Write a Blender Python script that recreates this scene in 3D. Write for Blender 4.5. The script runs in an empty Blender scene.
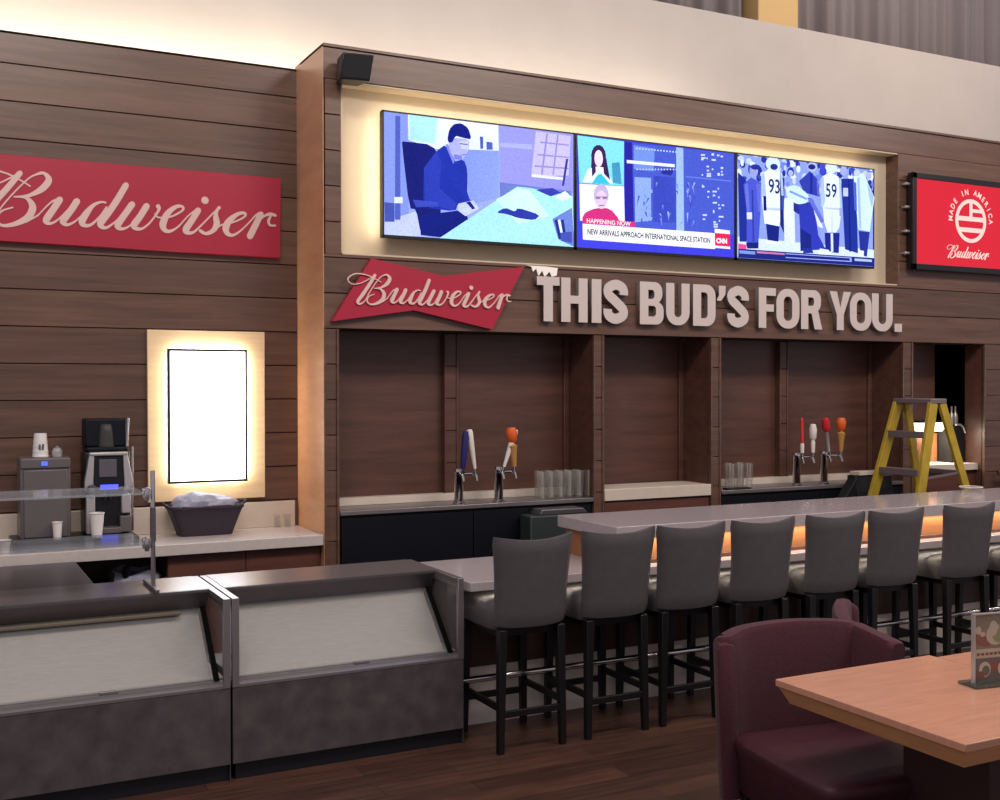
import bpy, bmesh, math, random
from mathutils import Vector, Matrix
rnd = random.Random(7)
S = bpy.context.scene
COL = S.collection
PI = math.pi

# ------------------------------------------------------------------ helpers
def lin(c):
    return tuple((x / 12.92 if x <= .04045 else ((x + .055) / 1.055) ** 2.4) for x in (v / 255 for v in c))

def box(bm, x0, x1, y0, y1, z0, z1, mi=0):
    v = [bm.verts.new(p) for p in ((x0,y0,z0),(x1,y0,z0),(x1,y1,z0),(x0,y1,z0),(x0,y0,z1),(x1,y0,z1),(x1,y1,z1),(x0,y1,z1))]
    for f in ((3,2,1,0),(4,5,6,7),(0,1,5,4),(1,2,6,5),(2,3,7,6),(3,0,4,7)):
        bm.faces.new([v[i] for i in f]).material_index = mi

def frame_of(p, q):
    d = (q - p).normalized()
    a = Vector((0,0,1)) if abs(d.z) < .95 else Vector((1,0,0))
    u = d.cross(a).normalized()
    return d, u, u.cross(d).normalized()

def bar(bm, p, q, w, h, w2=None, h2=None, mi=0, up=None):
    p, q = Vector(p), Vector(q)
    d, u, v = frame_of(p, q)
    if up is not None:
        u = d.cross(Vector(up)).normalized(); v = u.cross(d).normalized()
    w2 = w if w2 is None else w2; h2 = h if h2 is None else h2
    r = []
    for c, a, b in ((p, w, h), (q, w2, h2)):
        r.append([bm.verts.new(c + u*a*.5*i + v*b*.5*j) for i, j in ((-1,-1),(1,-1),(1,1),(-1,1))])
    for i in range(4):
        j = (i+1) % 4
        bm.faces.new((r[0][i], r[0][j], r[1][j], r[1][i])).material_index = mi
    bm.faces.new(r[0][::-1]).material_index = mi; bm.faces.new(r[1]).material_index = mi

def tube(bm, pts, r, n=12, r2=None, mi=0):
    pts = [Vector(p) for p in pts]
    rings = []
    prev = None
    for i, p in enumerate(pts):
        d = (pts[min(i+1, len(pts)-1)] - pts[max(i-1, 0)]).normalized()
        if prev is None:
            _, u, v = frame_of(Vector((0,0,0)), d)
        else:
            u = (prev - d * prev.dot(d)).normalized(); v = d.cross(u)
        prev = u
        v = d.cross(u)
        rad = (r[i] if isinstance(r, (list, tuple)) else (r if r2 is None else r + (r2-r)*i/(len(pts)-1)))
        rings.append([bm.verts.new(p + (u*math.cos(2*PI*k/n) + v*math.sin(2*PI*k/n))*rad) for k in range(n)])
    for a, b in zip(rings, rings[1:]):
        for k in range(n):
            bm.faces.new((a[k], a[(k+1) % n], b[(k+1) % n], b[k])).material_index = mi
    bm.faces.new(rings[0][::-1]).material_index = mi; bm.faces.new(rings[-1]).material_index = mi

def lathe(bm, prof, c=(0,0,0), n=20, mi=0, cap=True):
    c = Vector(c); rings = []
    for r, z in prof:
        rings.append([bm.verts.new(c + Vector((math.cos(2*PI*k/n)*r, math.sin(2*PI*k/n)*r, z))) for k in range(n)])
    for a, b in zip(rings, rings[1:]):
        for k in range(n):
            bm.faces.new((a[k], a[(k+1) % n], b[(k+1) % n], b[k])).material_index = mi
    if cap:
        bm.faces.new(rings[0][::-1]).material_index = mi; bm.faces.new(rings[-1]).material_index = mi

def loft(bm, rings, mi=0):
    R = [[bm.verts.new(p) for p in r] for r in rings]
    n = len(R[0])
    for a, b in zip(R, R[1:]):
        for k in range(n):
            bm.faces.new((a[k], a[(k+1) % n], b[(k+1) % n], b[k])).material_index = mi
    bm.faces.new(R[0][::-1]).material_index = mi; bm.faces.new(R[-1]).material_index = mi

def prism_xz(bm, poly, y0, y1, mi=0):
    """polygon of (x, z) points made solid from y0 (front) to y1 (back)"""
    a = [bm.verts.new((x, y0, z)) for x, z in poly]; b = [bm.verts.new((x, y1, z)) for x, z in poly]
    n = len(poly)
    bm.faces.new(a).material_index = mi; bm.faces.new(b[::-1]).material_index = mi
    for i in range(n):
        bm.faces.new((a[i], b[i], b[(i+1) % n], a[(i+1) % n])).material_index = mi

def prism_yz(bm, poly, x0, x1, mi=0):
    a = [bm.verts.new((x0, y, z)) for y, z in poly]; b = [bm.verts.new((x1, y, z)) for y, z in poly]
    n = len(poly)
    bm.faces.new(a).material_index = mi; bm.faces.new(b[::-1]).material_index = mi
    for i in range(n):
        bm.faces.new((a[i], b[i], b[(i+1) % n], a[(i+1) % n])).material_index = mi

def link(name, me, mats, parent=None):
    for m in (mats if isinstance(mats, (list, tuple)) else [mats]):
        me.materials.append(m)
    o = bpy.data.objects.new(name, me); COL.objects.link(o)
    if parent is not None:
        o.parent = parent
        o.matrix_parent_inverse = (Matrix.LocRotScale(parent.location, parent.rotation_euler, None)).inverted()
    return o

def obj(name, bm, mats, parent=None, bevel=0, seg=2, angle=35, subsurf=0):
    bmesh.ops.recalc_face_normals(bm, faces=bm.faces[:])
    me = bpy.data.meshes.new(name); bm.to_mesh(me); bm.free()
    me.shade_smooth()
    me.set_sharp_from_angle(angle=math.radians(angle))
    o = link(name, me, mats, parent)
    if bevel:
        b = o.modifiers.new('bevel', 'BEVEL'); b.width = bevel; b.segments = seg; b.limit_method = 'ANGLE'; b.angle_limit = math.radians(30)
        b.harden_normals = False
    if subsurf:
        s = o.modifiers.new('subsurf', 'SUBSURF'); s.levels = subsurf; s.render_levels = subsurf
    return o

def B(): return bmesh.new()

def thing(name, label, cat, loc=(0,0,0), group=None):
    o = bpy.data.objects.new(name, None); COL.objects.link(o)
    o.empty_display_size = .1; o.location = loc
    return tag(o, label, cat, group)

def tag(o, label, cat, group=None, kind=None):
    o['label'] = label; o['category'] = cat
    if group: o['group'] = group
    if kind: o['kind'] = kind
    return o

def struct(o, label=None, cat=None):
    o['kind'] = 'structure'
    if label: o['label'] = label
    if cat: o['category'] = cat
    return o

def copy_thing(root, loc, label=None, rotz=None):
    r = root.copy(); COL.objects.link(r); r.location = loc
    if rotz is not None: r.rotation_euler = (0, 0, rotz)
    if label: r['label'] = label
    for ch in root.children:
        c = ch.copy(); COL.objects.link(c); c.parent = r
        for g in ch.children:
            d = g.copy(); COL.objects.link(d); d.parent = c
    return r

def flat_shape(polys, depth):
    """outlines (outer and holes) in x,y filled with a 2D curve and given a thickness; the result faces -Y"""
    cu = bpy.data.curves.new('shape', 'CURVE'); cu.dimensions = '2D'; cu.fill_mode = 'BOTH'; cu.extrude = depth / 2
    for p in polys:
        sp = cu.splines.new('POLY'); sp.points.add(len(p) - 1); sp.use_cyclic_u = True
        for q, (x, y) in zip(sp.points, p): q.co = (x, y, 0, 1)
    return curve_to_mesh(cu)

def curve_to_mesh(cu):
    o = bpy.data.objects.new('shape', cu); COL.objects.link(o)
    dg = bpy.context.evaluated_depsgraph_get(); dg.update()
    me = bpy.data.meshes.new_from_object(o.evaluated_get(dg))
    bpy.data.objects.remove(o); bpy.data.curves.remove(cu)
    me.transform(Matrix.Rotation(PI/2, 4, 'X'))
    me.materials.clear()
    return me

def text_shape(body, size, depth=.001, weight=0, squeeze=1, spacing=1, align='LEFT'):
    cu = bpy.data.curves.new('text', 'FONT'); cu.body = body; cu.size = size; cu.extrude = depth / 2; cu.offset = weight
    cu.align_x = align; cu.space_character = spacing; cu.resolution_u = 3
    me = curve_to_mesh(cu)
    me.transform(Matrix.Diagonal((squeeze, 1, 1, 1)))
    return me

def add_mesh(bm, me, mat4=None, mi=0):
    n0 = len(bm.faces)
    if mat4 is not None: me.transform(mat4)
    bm.from_mesh(me); bm.faces.ensure_lookup_table()
    for f in bm.faces[n0:]: f.material_index = mi
    bpy.data.meshes.remove(me)

# ------------------------------------------------------------------ materials
def mat(name, color, rough=.5, metal=0, emit=None, strength=0, spec=.5, coat=0, noise=0, nscale=8, bump=0, bscale=60, trans=0, ior=1.45, stretch=None, sheen=0):
    m = bpy.data.materials.new(name); m.use_nodes = True
    nt = m.node_tree; p = nt.nodes['Principled BSDF']
    c = lin(color) + (1,)
    p.inputs['Base Color'].default_value = c; p.inputs['Roughness'].default_value = rough; p.inputs['Metallic'].default_value = metal
    p.inputs['Specular IOR Level'].default_value = spec; p.inputs['Coat Weight'].default_value = coat; p.inputs['IOR'].default_value = ior
    p.inputs['Transmission Weight'].default_value = trans; p.inputs['Sheen Weight'].default_value = sheen
    if emit: p.inputs['Emission Color'].default_value = lin(emit) + (1,); p.inputs['Emission Strength'].default_value = strength
    if noise or bump:
        tc = nt.nodes.new('ShaderNodeTexCoord'); mp = nt.nodes.new('ShaderNodeMapping')
        nt.links.new(tc.outputs['Object'], mp.inputs['Vector'])
        if stretch: mp.inputs['Scale'].default_value = stretch
        if noise:
            n = nt.nodes.new('ShaderNodeTexNoise'); n.inputs['Scale'].default_value = nscale; n.inputs['Detail'].default_value = 6
            nt.links.new(mp.outputs[0], n.inputs['Vector'])
            r = nt.nodes.new('ShaderNodeValToRGB'); r.color_ramp.elements[0].position = .3; r.color_ramp.elements[1].position = .7
            lo = tuple(x * (1 - noise) for x in c[:3]); hi = tuple(min(1, x * (1 + noise)) for x in c[:3])
            r.color_ramp.elements[0].color = lo + (1,); r.color_ramp.elements[1].color = hi + (1,)
            nt.links.new(n.outputs['Fac'], r.inputs[0]); nt.links.new(r.outputs[0], p.inputs['Base Color'])
        if bump:
            n2 = nt.nodes.new('ShaderNodeTexNoise'); n2.inputs['Scale'].default_value = bscale; n2.inputs['Detail'].default_value = 3
            nt.links.new(mp.outputs[0], n2.inputs['Vector'])
            b = nt.nodes.new('ShaderNodeBump'); b.inputs['Strength'].default_value = bump; b.inputs['Distance'].default_value = .01
            nt.links.new(n2.outputs['Fac'], b.inputs['Height']); nt.links.new(b.outputs[0], p.inputs['Normal'])
    return m

def wood(name, dark, light, rough=.4, scale=(.9, 9, 16), plank=None, coat=0, spec=.5):
    """grain that runs along X; plank = (z offset, height) shifts the tone board by board"""
    m = bpy.data.materials.new(name); m.use_nodes = True
    nt = m.node_tree; N = nt.nodes.new; L = nt.links.new; p = nt.nodes['Principled BSDF']
    p.inputs['Roughness'].default_value = rough; p.inputs['Coat Weight'].default_value = coat; p.inputs['Coat Roughness'].default_value = .2
    p.inputs['Specular IOR Level'].default_value = spec
    tc = N('ShaderNodeTexCoord'); mp = N('ShaderNodeMapping'); mp.inputs['Scale'].default_value = scale
    L(tc.outputs['Object'], mp.inputs['Vector'])
    vec = mp.outputs[0]
    wn = None
    if plank:
        sx = N('ShaderNodeSeparateXYZ'); L(tc.outputs['Object'], sx.inputs[0])
        a = N('ShaderNodeMath'); a.operation = 'SUBTRACT'; L(sx.outputs['Z'], a.inputs[0]); a.inputs[1].default_value = plank[0]
        b = N('ShaderNodeMath'); b.operation = 'DIVIDE'; L(a.outputs[0], b.inputs[0]); b.inputs[1].default_value = plank[1]
        f = N('ShaderNodeMath'); f.operation = 'FLOOR'; L(b.outputs[0], f.inputs[0])
        wn = N('ShaderNodeTexWhiteNoise'); wn.noise_dimensions = '1D'; L(f.outputs[0], wn.inputs['W'])
        add = N('ShaderNodeVectorMath'); add.operation = 'ADD'; L(mp.outputs[0], add.inputs[0])
        sc = N('ShaderNodeVectorMath'); sc.operation = 'SCALE'; L(wn.outputs['Color'], sc.inputs[0]); sc.inputs['Scale'].default_value = 20
        L(sc.outputs[0], add.inputs[1]); vec = add.outputs[0]
    n = N('ShaderNodeTexNoise'); n.inputs['Scale'].default_value = 1.6; n.inputs['Detail'].default_value = 8; n.inputs['Roughness'].default_value = .62; n.inputs['Distortion'].default_value = .35
    L(vec, n.inputs['Vector'])
    r = N('ShaderNodeValToRGB'); r.color_ramp.elements[0].position = .28; r.color_ramp.elements[1].position = .74
    r.color_ramp.elements[0].color = lin(dark) + (1,); r.color_ramp.elements[1].color = lin(light) + (1,)
    L(n.outputs['Fac'], r.inputs[0])
    out = r.outputs[0]
    if wn:
        mr = N('ShaderNodeMapRange'); mr.inputs['To Min'].default_value = .84; mr.inputs['To Max'].default_value = 1.16; L(wn.outputs['Value'], mr.inputs['Value'])
        mx = N('ShaderNodeVectorMath'); mx.operation = 'SCALE'; L(out, mx.inputs[0]); L(mr.outputs[0], mx.inputs['Scale']); out = mx.outputs[0]
    L(out, p.inputs['Base Color'])
    bp = N('ShaderNodeBump'); bp.inputs['Strength'].default_value = .06; bp.inputs['Distance'].default_value = .004
    L(n.outputs['Fac'], bp.inputs['Height']); L(bp.outputs[0], p.inputs['Normal'])
    return m

def floor_mat():
    m = bpy.data.materials.new('wood_floor'); m.use_nodes = True
    nt = m.node_tree; N = nt.nodes.new; L = nt.links.new; p = nt.nodes['Principled BSDF']
    tc = N('ShaderNodeTexCoord')
    br = N('ShaderNodeTexBrick'); br.inputs['Scale'].default_value = 1; br.inputs['Brick Width'].default_value = 1.15; br.inputs['Row Height'].default_value = .15
    br.inputs['Mortar Size'].default_value = .002; br.offset = .37
    br.inputs['Color1'].default_value = lin((86, 58, 47)) + (1,); br.inputs['Color2'].default_value = lin((66, 44, 37)) + (1,); br.inputs['Mortar'].default_value = lin((35, 22, 18)) + (1,)
    L(tc.outputs['Object'], br.inputs['Vector'])
    mp = N('ShaderNodeMapping'); mp.inputs['Scale'].default_value = (1.4, 14, 1); L(tc.outputs['Object'], mp.inputs['Vector'])
    n = N('ShaderNodeTexNoise'); n.inputs['Scale'].default_value = 2; n.inputs['Detail'].default_value = 8; L(mp.outputs[0], n.inputs['Vector'])
    r = N('ShaderNodeValToRGB'); r.color_ramp.elements[0].position = .3; r.color_ramp.elements[1].position = .75
    r.color_ramp.elements[0].color = (.5, .5, .5, 1); r.color_ramp.elements[1].color = (1.2, 1.15, 1.1, 1); L(n.outputs['Fac'], r.inputs[0])
    mx = N('ShaderNodeMix'); mx.data_type = 'RGBA'; mx.blend_type = 'MULTIPLY'; mx.inputs['Factor'].default_value = 1
    L(br.outputs['Color'], mx.inputs['A']); L(r.outputs[0], mx.inputs['B']); L(mx.outputs['Result'], p.inputs['Base Color'])
    p.inputs['Roughness'].default_value = .38
    return m

def picture_mat(strength=1):
    m = bpy.data.materials.new('lit_screen_picture'); m.use_nodes = True
    nt = m.node_tree; nt.nodes.clear()
    a = nt.nodes.new('ShaderNodeVertexColor'); a.layer_name = 'Col'
    e = nt.nodes.new('ShaderNodeEmission'); e.inputs['Strength'].default_value = strength
    o = nt.nodes.new('ShaderNodeOutputMaterial')
    tc = nt.nodes.new('ShaderNodeTexCoord'); n = nt.nodes.new('ShaderNodeTexNoise'); n.inputs['Scale'].default_value = 70; n.inputs['Detail'].default_value = 5
    mr = nt.nodes.new('ShaderNodeMapRange'); mr.inputs['From Min'].default_value = .3; mr.inputs['From Max'].default_value = .7; mr.inputs['To Min'].default_value = .88; mr.inputs['To Max'].default_value = 1.14
    mx = nt.nodes.new('ShaderNodeVectorMath'); mx.operation = 'SCALE'
    nt.links.new(tc.outputs['Object'], n.inputs['Vector']); nt.links.new(n.outputs['Fac'], mr.inputs['Value'])
    nt.links.new(a.outputs['Color'], mx.inputs[0]); nt.links.new(mr.outputs[0], mx.inputs['Scale'])
    nt.links.new(mx.outputs[0], e.inputs['Color']); nt.links.new(e.outputs[0], o.inputs['Surface'])
    return m

def emit_mat(name, color, strength):
    m = bpy.data.materials.new(name); m.use_nodes = True
    nt = m.node_tree; nt.nodes.clear()
    e = nt.nodes.new('ShaderNodeEmission'); e.inputs['Color'].default_value = lin(color) + (1,); e.inputs['Strength'].default_value = strength
    o = nt.nodes.new('ShaderNodeOutputMaterial'); nt.links.new(e.outputs[0], o.inputs['Surface'])
    return m

def glass_mat(name, color=(235, 240, 240), alpha=.25, rough=.05, spec=.8):
    """thin clear glass: part clear, part glossy"""
    m = bpy.data.materials.new(name); m.use_nodes = True
    nt = m.node_tree; p = nt.nodes['Principled BSDF']
    p.inputs['Base Color'].default_value = lin(color) + (1,); p.inputs['Roughness'].default_value = rough; p.inputs['Alpha'].default_value = alpha
    p.inputs['Specular IOR Level'].default_value = spec
    return m

PLK = (2.287, .2345)
M = dict(
    wood=wood('walnut_wall_boards', (80, 57, 47), (112, 82, 68), .36, plank=PLK),
    wood_flat=wood('walnut_panel', (74, 47, 39), (98, 65, 53), .4, scale=(1.1, 8, 11)),
    wood_trim=wood('walnut_trim', (92, 64, 54), (116, 84, 70), .36),
    wood_side=wood('walnut_side_panel', (184, 130, 92), (212, 158, 118), .38, scale=(6, 1.2, 6), spec=.9),
    wood_cab=wood('walnut_cabinet', (80, 48, 40), (106, 66, 54), .4, scale=(1, 8, 10)),
    gap=mat('dark_gap', (40, 26, 22), .8),
    plaster=mat('cream_plaster', (196, 188, 182), .8, noise=.03, nscale=3),
    niche=mat('cream_paint', (202, 186, 162), .6),
    floor=floor_mat(),
    red=mat('red_sign_paint', (166, 26, 54), .42),
    script=mat('pale_pink_lettering', (218, 184, 176), .45),
    letter=mat('white_letter_paint', (200, 187, 182), .5),
    letter_side=mat('grey_letter_edge', (120, 108, 104), .5),
    black=mat('black_plastic', (20, 20, 24), .35),
    black_matte=mat('matte_black', (13, 13, 17), .6),
    navy=mat('dark_blue_black_panel', (9, 12, 22), .5, spec=.3),
    screen=picture_mat(1.25),
    red_screen=emit_mat('lit_red_screen', (240, 52, 70), .9),
    white_screen=emit_mat('lit_white_screen', (250, 252, 255), 5.5),
    screen_white=emit_mat('lit_cream_marks', (255, 225, 215), 1.0),
    maple=mat('pale_maple_panel', (228, 200, 160), .5, noise=.06, nscale=5, stretch=(1, 1, 8)),
    quartz=mat('pale_quartz', (196, 186, 182), .22, noise=.05, nscale=30),
    cream_stone=mat('cream_stone', (205, 192, 178), .4, noise=.04, nscale=14),
    bar_top=mat('grey_quartz_bar_top', (168, 158, 160), .14, noise=.05, nscale=60),
    bar_edge=mat('pale_quartz_bar_edge', (205, 192, 184), .25),
    riser=mat('orange_maple_riser', (152, 100, 66), .4, noise=.12, nscale=4, stretch=(1, 6, 8)),
    tile=mat('grey_beige_kick_panel', (226, 214, 206), .5, noise=.06, nscale=8),
    bar_front=wood('dark_bar_front', (50, 32, 29), (66, 44, 38), .45),
    steel=mat('brushed_steel', (148, 142, 144), .32, .75, noise=.06, nscale=40, stretch=(1, 30, 30)),
    steel_dark=mat('dull_steel', (112, 106, 110), .4, .75, noise=.1, nscale=30, stretch=(1, 20, 20)),
    steel_in=mat('brushed_steel_liner', (158, 152, 148), .5, .2, noise=.14, nscale=14, stretch=(1, 10, 40)),
    chrome=mat('chrome', (205, 200, 200), .12, 1),
    laminate=mat('mottled_charcoal_laminate', (76, 69, 70), .45, noise=.3, nscale=10),
    kick=mat('black_kick_plate', (14, 15, 22), .5),
    leather=mat('grey_leather', (82, 78, 80), .42, noise=.06, nscale=20, bump=.12, bscale=160, spec=.35),
    black_wood=mat('black_stained_wood', (15, 12, 15), .45),
    burgundy=mat('burgundy_fabric', (68, 24, 36), .85, noise=.3, nscale=120, bump=.25, bscale=220, sheen=.08),
    burgundy_dark=mat('burgundy_vinyl', (60, 23, 34), .55, noise=.1, nscale=20),
    table=mat('honey_maple_table_top', (196, 142, 116), .22, noise=.08, nscale=5, stretch=(1, 7, 1)),
    table_edge=mat('maple_table_edge', (212, 152, 104), .4, noise=.12, nscale=6, stretch=(1, 1, 12)),
    table_base=mat('dark_brown_table_base', (62, 36, 36), .5),
    glass=glass_mat('thin_glass', (215, 225, 228), .16),
    case_glass=glass_mat('display_case_glass', (170, 172, 170), .12, .04, .35),
    guard_glass=glass_mat('sneeze_guard_glass', (170, 176, 184), .42, .1),
    tumbler=glass_mat('tumbler_glass', (150, 146, 140), .16, .06), tumbler_highlight=glass_mat('tumbler_glass_highlight', (190, 186, 178), .34, .06),
    paper_cup=mat('white_paper_cup', (228, 222, 218), .6),
    cup_mark=mat('grey_cup_mark', (90, 88, 92), .6),
    blue_led=emit_mat('blue_display_light', (70, 80, 255), 2.6),
    grey_panel=mat('grey_appliance_panel', (112, 104, 104), .4, .4),
    silver=mat('silver_plastic', (190, 186, 186), .3, .5),
    dark_glass=mat('smoky_screen', (92, 88, 96), .2),
    basket=mat('dark_wicker', (48, 40, 52), .6, bump=.6, bscale=45, stretch=(1, 1, 3)),
    bag=mat('clear_plastic_bag', (150, 150, 168), .25, noise=.1, nscale=18, bump=.8, bscale=26),
    yellow=mat('yellow_ladder_rail', (172, 144, 42), .5, noise=.15, nscale=12),
    ladder_grey=mat('grey_ladder_step', (120, 106, 108), .5, .3),
    orange=mat('orange_handle_paint', (216, 96, 36), .4),
    tan=mat('tan_wood_handle', (176, 128, 70), .5),
    red_handle=mat('red_handle_paint', (190, 40, 46), .35),
    blue_handle=mat('navy_handle_paint', (40, 36, 96), .3),
    white_handle=mat('white_handle_paint', (222, 212, 204), .35),
    curtain=mat('grey_sheer_curtain', (122, 114, 114), .8, noise=.1, nscale=60, stretch=(6, 6, .4)),
    gold=mat('gold_painted_column', (206, 172, 116), .6),
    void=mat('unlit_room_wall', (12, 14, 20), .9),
    green_body=mat('dark_green_grey_plastic', (44, 52, 52), .5),
    bottle=mat('pale_bottle_metal', (176, 166, 160), .3, .6),
    warm_led=emit_mat('warm_light_diffuser', (255, 226, 170), 5),
    paper=mat('bright_patch_white', (245, 240, 230), .6, emit=(255, 245, 225), strength=.25),
    food_green=mat('menu_green', (128, 140, 84), .5), food_red=mat('menu_red_brown', (128, 64, 44), .5),
    food_pale=mat('menu_cream', (190, 172, 150), .5), food_dark=mat('menu_dark', (92, 76, 68), .5), menu_bg=mat('menu_olive', (126, 112, 84), .5),
    acrylic=glass_mat('clear_acrylic', (200, 210, 208), .05, .05),
)
M['paper'] = mat('bright_patch_white', (250, 244, 236), .6)  # plain white of the patch that stands for a bright blotch
SCRIPT_STROKES=[[[-0.092,0.231,0.009],[-0.158,0.269,0.0102],[-0.247,0.304,0.0115],[-0.361,0.313,0.0128],[-0.448,0.272,0.0128],[-0.466,0.226,0.0115],[-0.425,0.194,0.0102],[-0.342,0.204,0.0102],[-0.256,0.242,0.009],[-0.16,0.302,0.0115]],[[-0.15,0.307,0.0333],[-0.225,0.205,0.0358],[-0.325,0.081,0.0384],[-0.394,0.0,0.0333],[-0.373,-0.026,0.0205],[-0.309,0.014,0.0102],[-0.237,0.117,0.009],[-0.153,0.221,0.009],[-0.084,0.291,0.0102],[-0.021,0.318,0.0154]],[[-0.084,0.291,0.009],[-0.021,0.321,0.0154],[0.017,0.281,0.0384],[-0.022,0.22,0.0384],[-0.1,0.171,0.0205],[-0.184,0.157,0.009]],[[-0.184,0.157,0.009],[-0.115,0.156,0.0205],[-0.078,0.102,0.041],[-0.107,0.034,0.041],[-0.184,-0.013,0.0282],[-0.256,-0.025,0.0179],[-0.287,0.011,0.0154],[-0.257,0.062,0.0115],[-0.193,0.09,0.009]],[[-0.185,-0.016,0.0154],[-0.11,0.012,0.0115],[-0.046,0.052,0.0102]],[[-0.116,0.003,0.0074],[-0.049,0.052,0.0083],[0.002,0.11,0.0092],[0.041,0.147,0.0129],[0.075,0.155,0.0276]],[[0.081,0.159,0.0405],[0.045,0.099,0.0405],[0.006,0.037,0.0423],[0.0,0.014,0.0331],[0.027,0.005,0.0184],[0.07,0.032,0.011],[0.122,0.091,0.0092],[0.17,0.143,0.0129]],[[0.183,0.157,0.0405],[0.148,0.098,0.0405],[0.105,0.035,0.0423],[0.102,0.013,0.0331],[0.13,0.004,0.0184],[0.174,0.03,0.011],[0.213,0.07,0.0092]],[[0.357,0.161,0.0129],[0.324,0.161,0.0147],[0.279,0.135,0.0239],[0.235,0.076,0.0405],[0.213,0.028,0.0423],[0.23,0.006,0.0276],[0.27,0.015,0.0166],[0.323,0.071,0.0129],[0.363,0.132,0.0129]],[[0.483,0.283,0.0386],[0.422,0.173,0.0405],[0.359,0.075,0.0423],[0.325,0.026,0.0423],[0.336,0.002,0.0294],[0.367,0.003,0.0166],[0.421,0.047,0.011],[0.466,0.102,0.0092],[0.498,0.146,0.0147],[0.516,0.158,0.0313]],[[0.521,0.162,0.0405],[0.475,0.093,0.0405],[0.434,0.029,0.0423],[0.434,0.005,0.0313],[0.466,0.0,0.0184],[0.511,0.027,0.011],[0.566,0.097,0.011],[0.603,0.149,0.0147]],[[0.612,0.158,0.0405],[0.571,0.087,0.0405],[0.534,0.032,0.0423],[0.541,0.009,0.0294],[0.58,0.007,0.0166],[0.626,0.043,0.012],[0.667,0.098,0.012],[0.691,0.143,0.0202],[0.685,0.161,0.0294]],[[0.667,0.111,0.011],[0.686,0.088,0.011],[0.756,0.095,0.012],[0.812,0.123,0.0129],[0.847,0.152,0.0147],[0.838,0.171,0.0184],[0.798,0.165,0.0258],[0.746,0.118,0.0386],[0.716,0.049,0.0442],[0.725,0.011,0.0331],[0.76,0.002,0.0202],[0.814,0.036,0.011],[0.878,0.11,0.0092],[0.918,0.144,0.0129],[0.937,0.149,0.0276]],[[0.945,0.153,0.0405],[0.902,0.081,0.0405],[0.864,0.02,0.0423],[0.878,0.0,0.0294],[0.916,0.007,0.0166],[0.974,0.064,0.011],[1.041,0.137,0.011],[1.071,0.165,0.0147],[1.085,0.181,0.0239]],[[1.08,0.177,0.0184],[1.065,0.148,0.0221],[1.063,0.111,0.0368],[1.068,0.072,0.0405],[1.046,0.027,0.0313],[0.997,0.001,0.0221],[0.959,0.017,0.0221]],[[1.036,0.019,0.011],[1.099,0.065,0.011],[1.178,0.089,0.012],[1.237,0.118,0.0129],[1.264,0.143,0.0147],[1.252,0.158,0.0184],[1.208,0.145,0.0258],[1.153,0.098,0.0405],[1.129,0.047,0.0442],[1.143,0.009,0.0313],[1.182,0.003,0.0184],[1.239,0.044,0.011],[1.299,0.107,0.0092],[1.332,0.144,0.0129],[1.357,0.156,0.0276]],[[1.37,0.157,0.0386],[1.337,0.09,0.0423],[1.293,0.001,0.0442]],[[1.342,0.09,0.0092],[1.387,0.141,0.0129],[1.433,0.162,0.0221],[1.471,0.155,0.0202]],[[1.443,0.157,0.0147],[1.423,0.116,0.0184],[1.433,0.086,0.0166],[1.47,0.086,0.0129]]]
SCRIPT_DOT=[0.991, 0.224, 0.0248]
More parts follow.
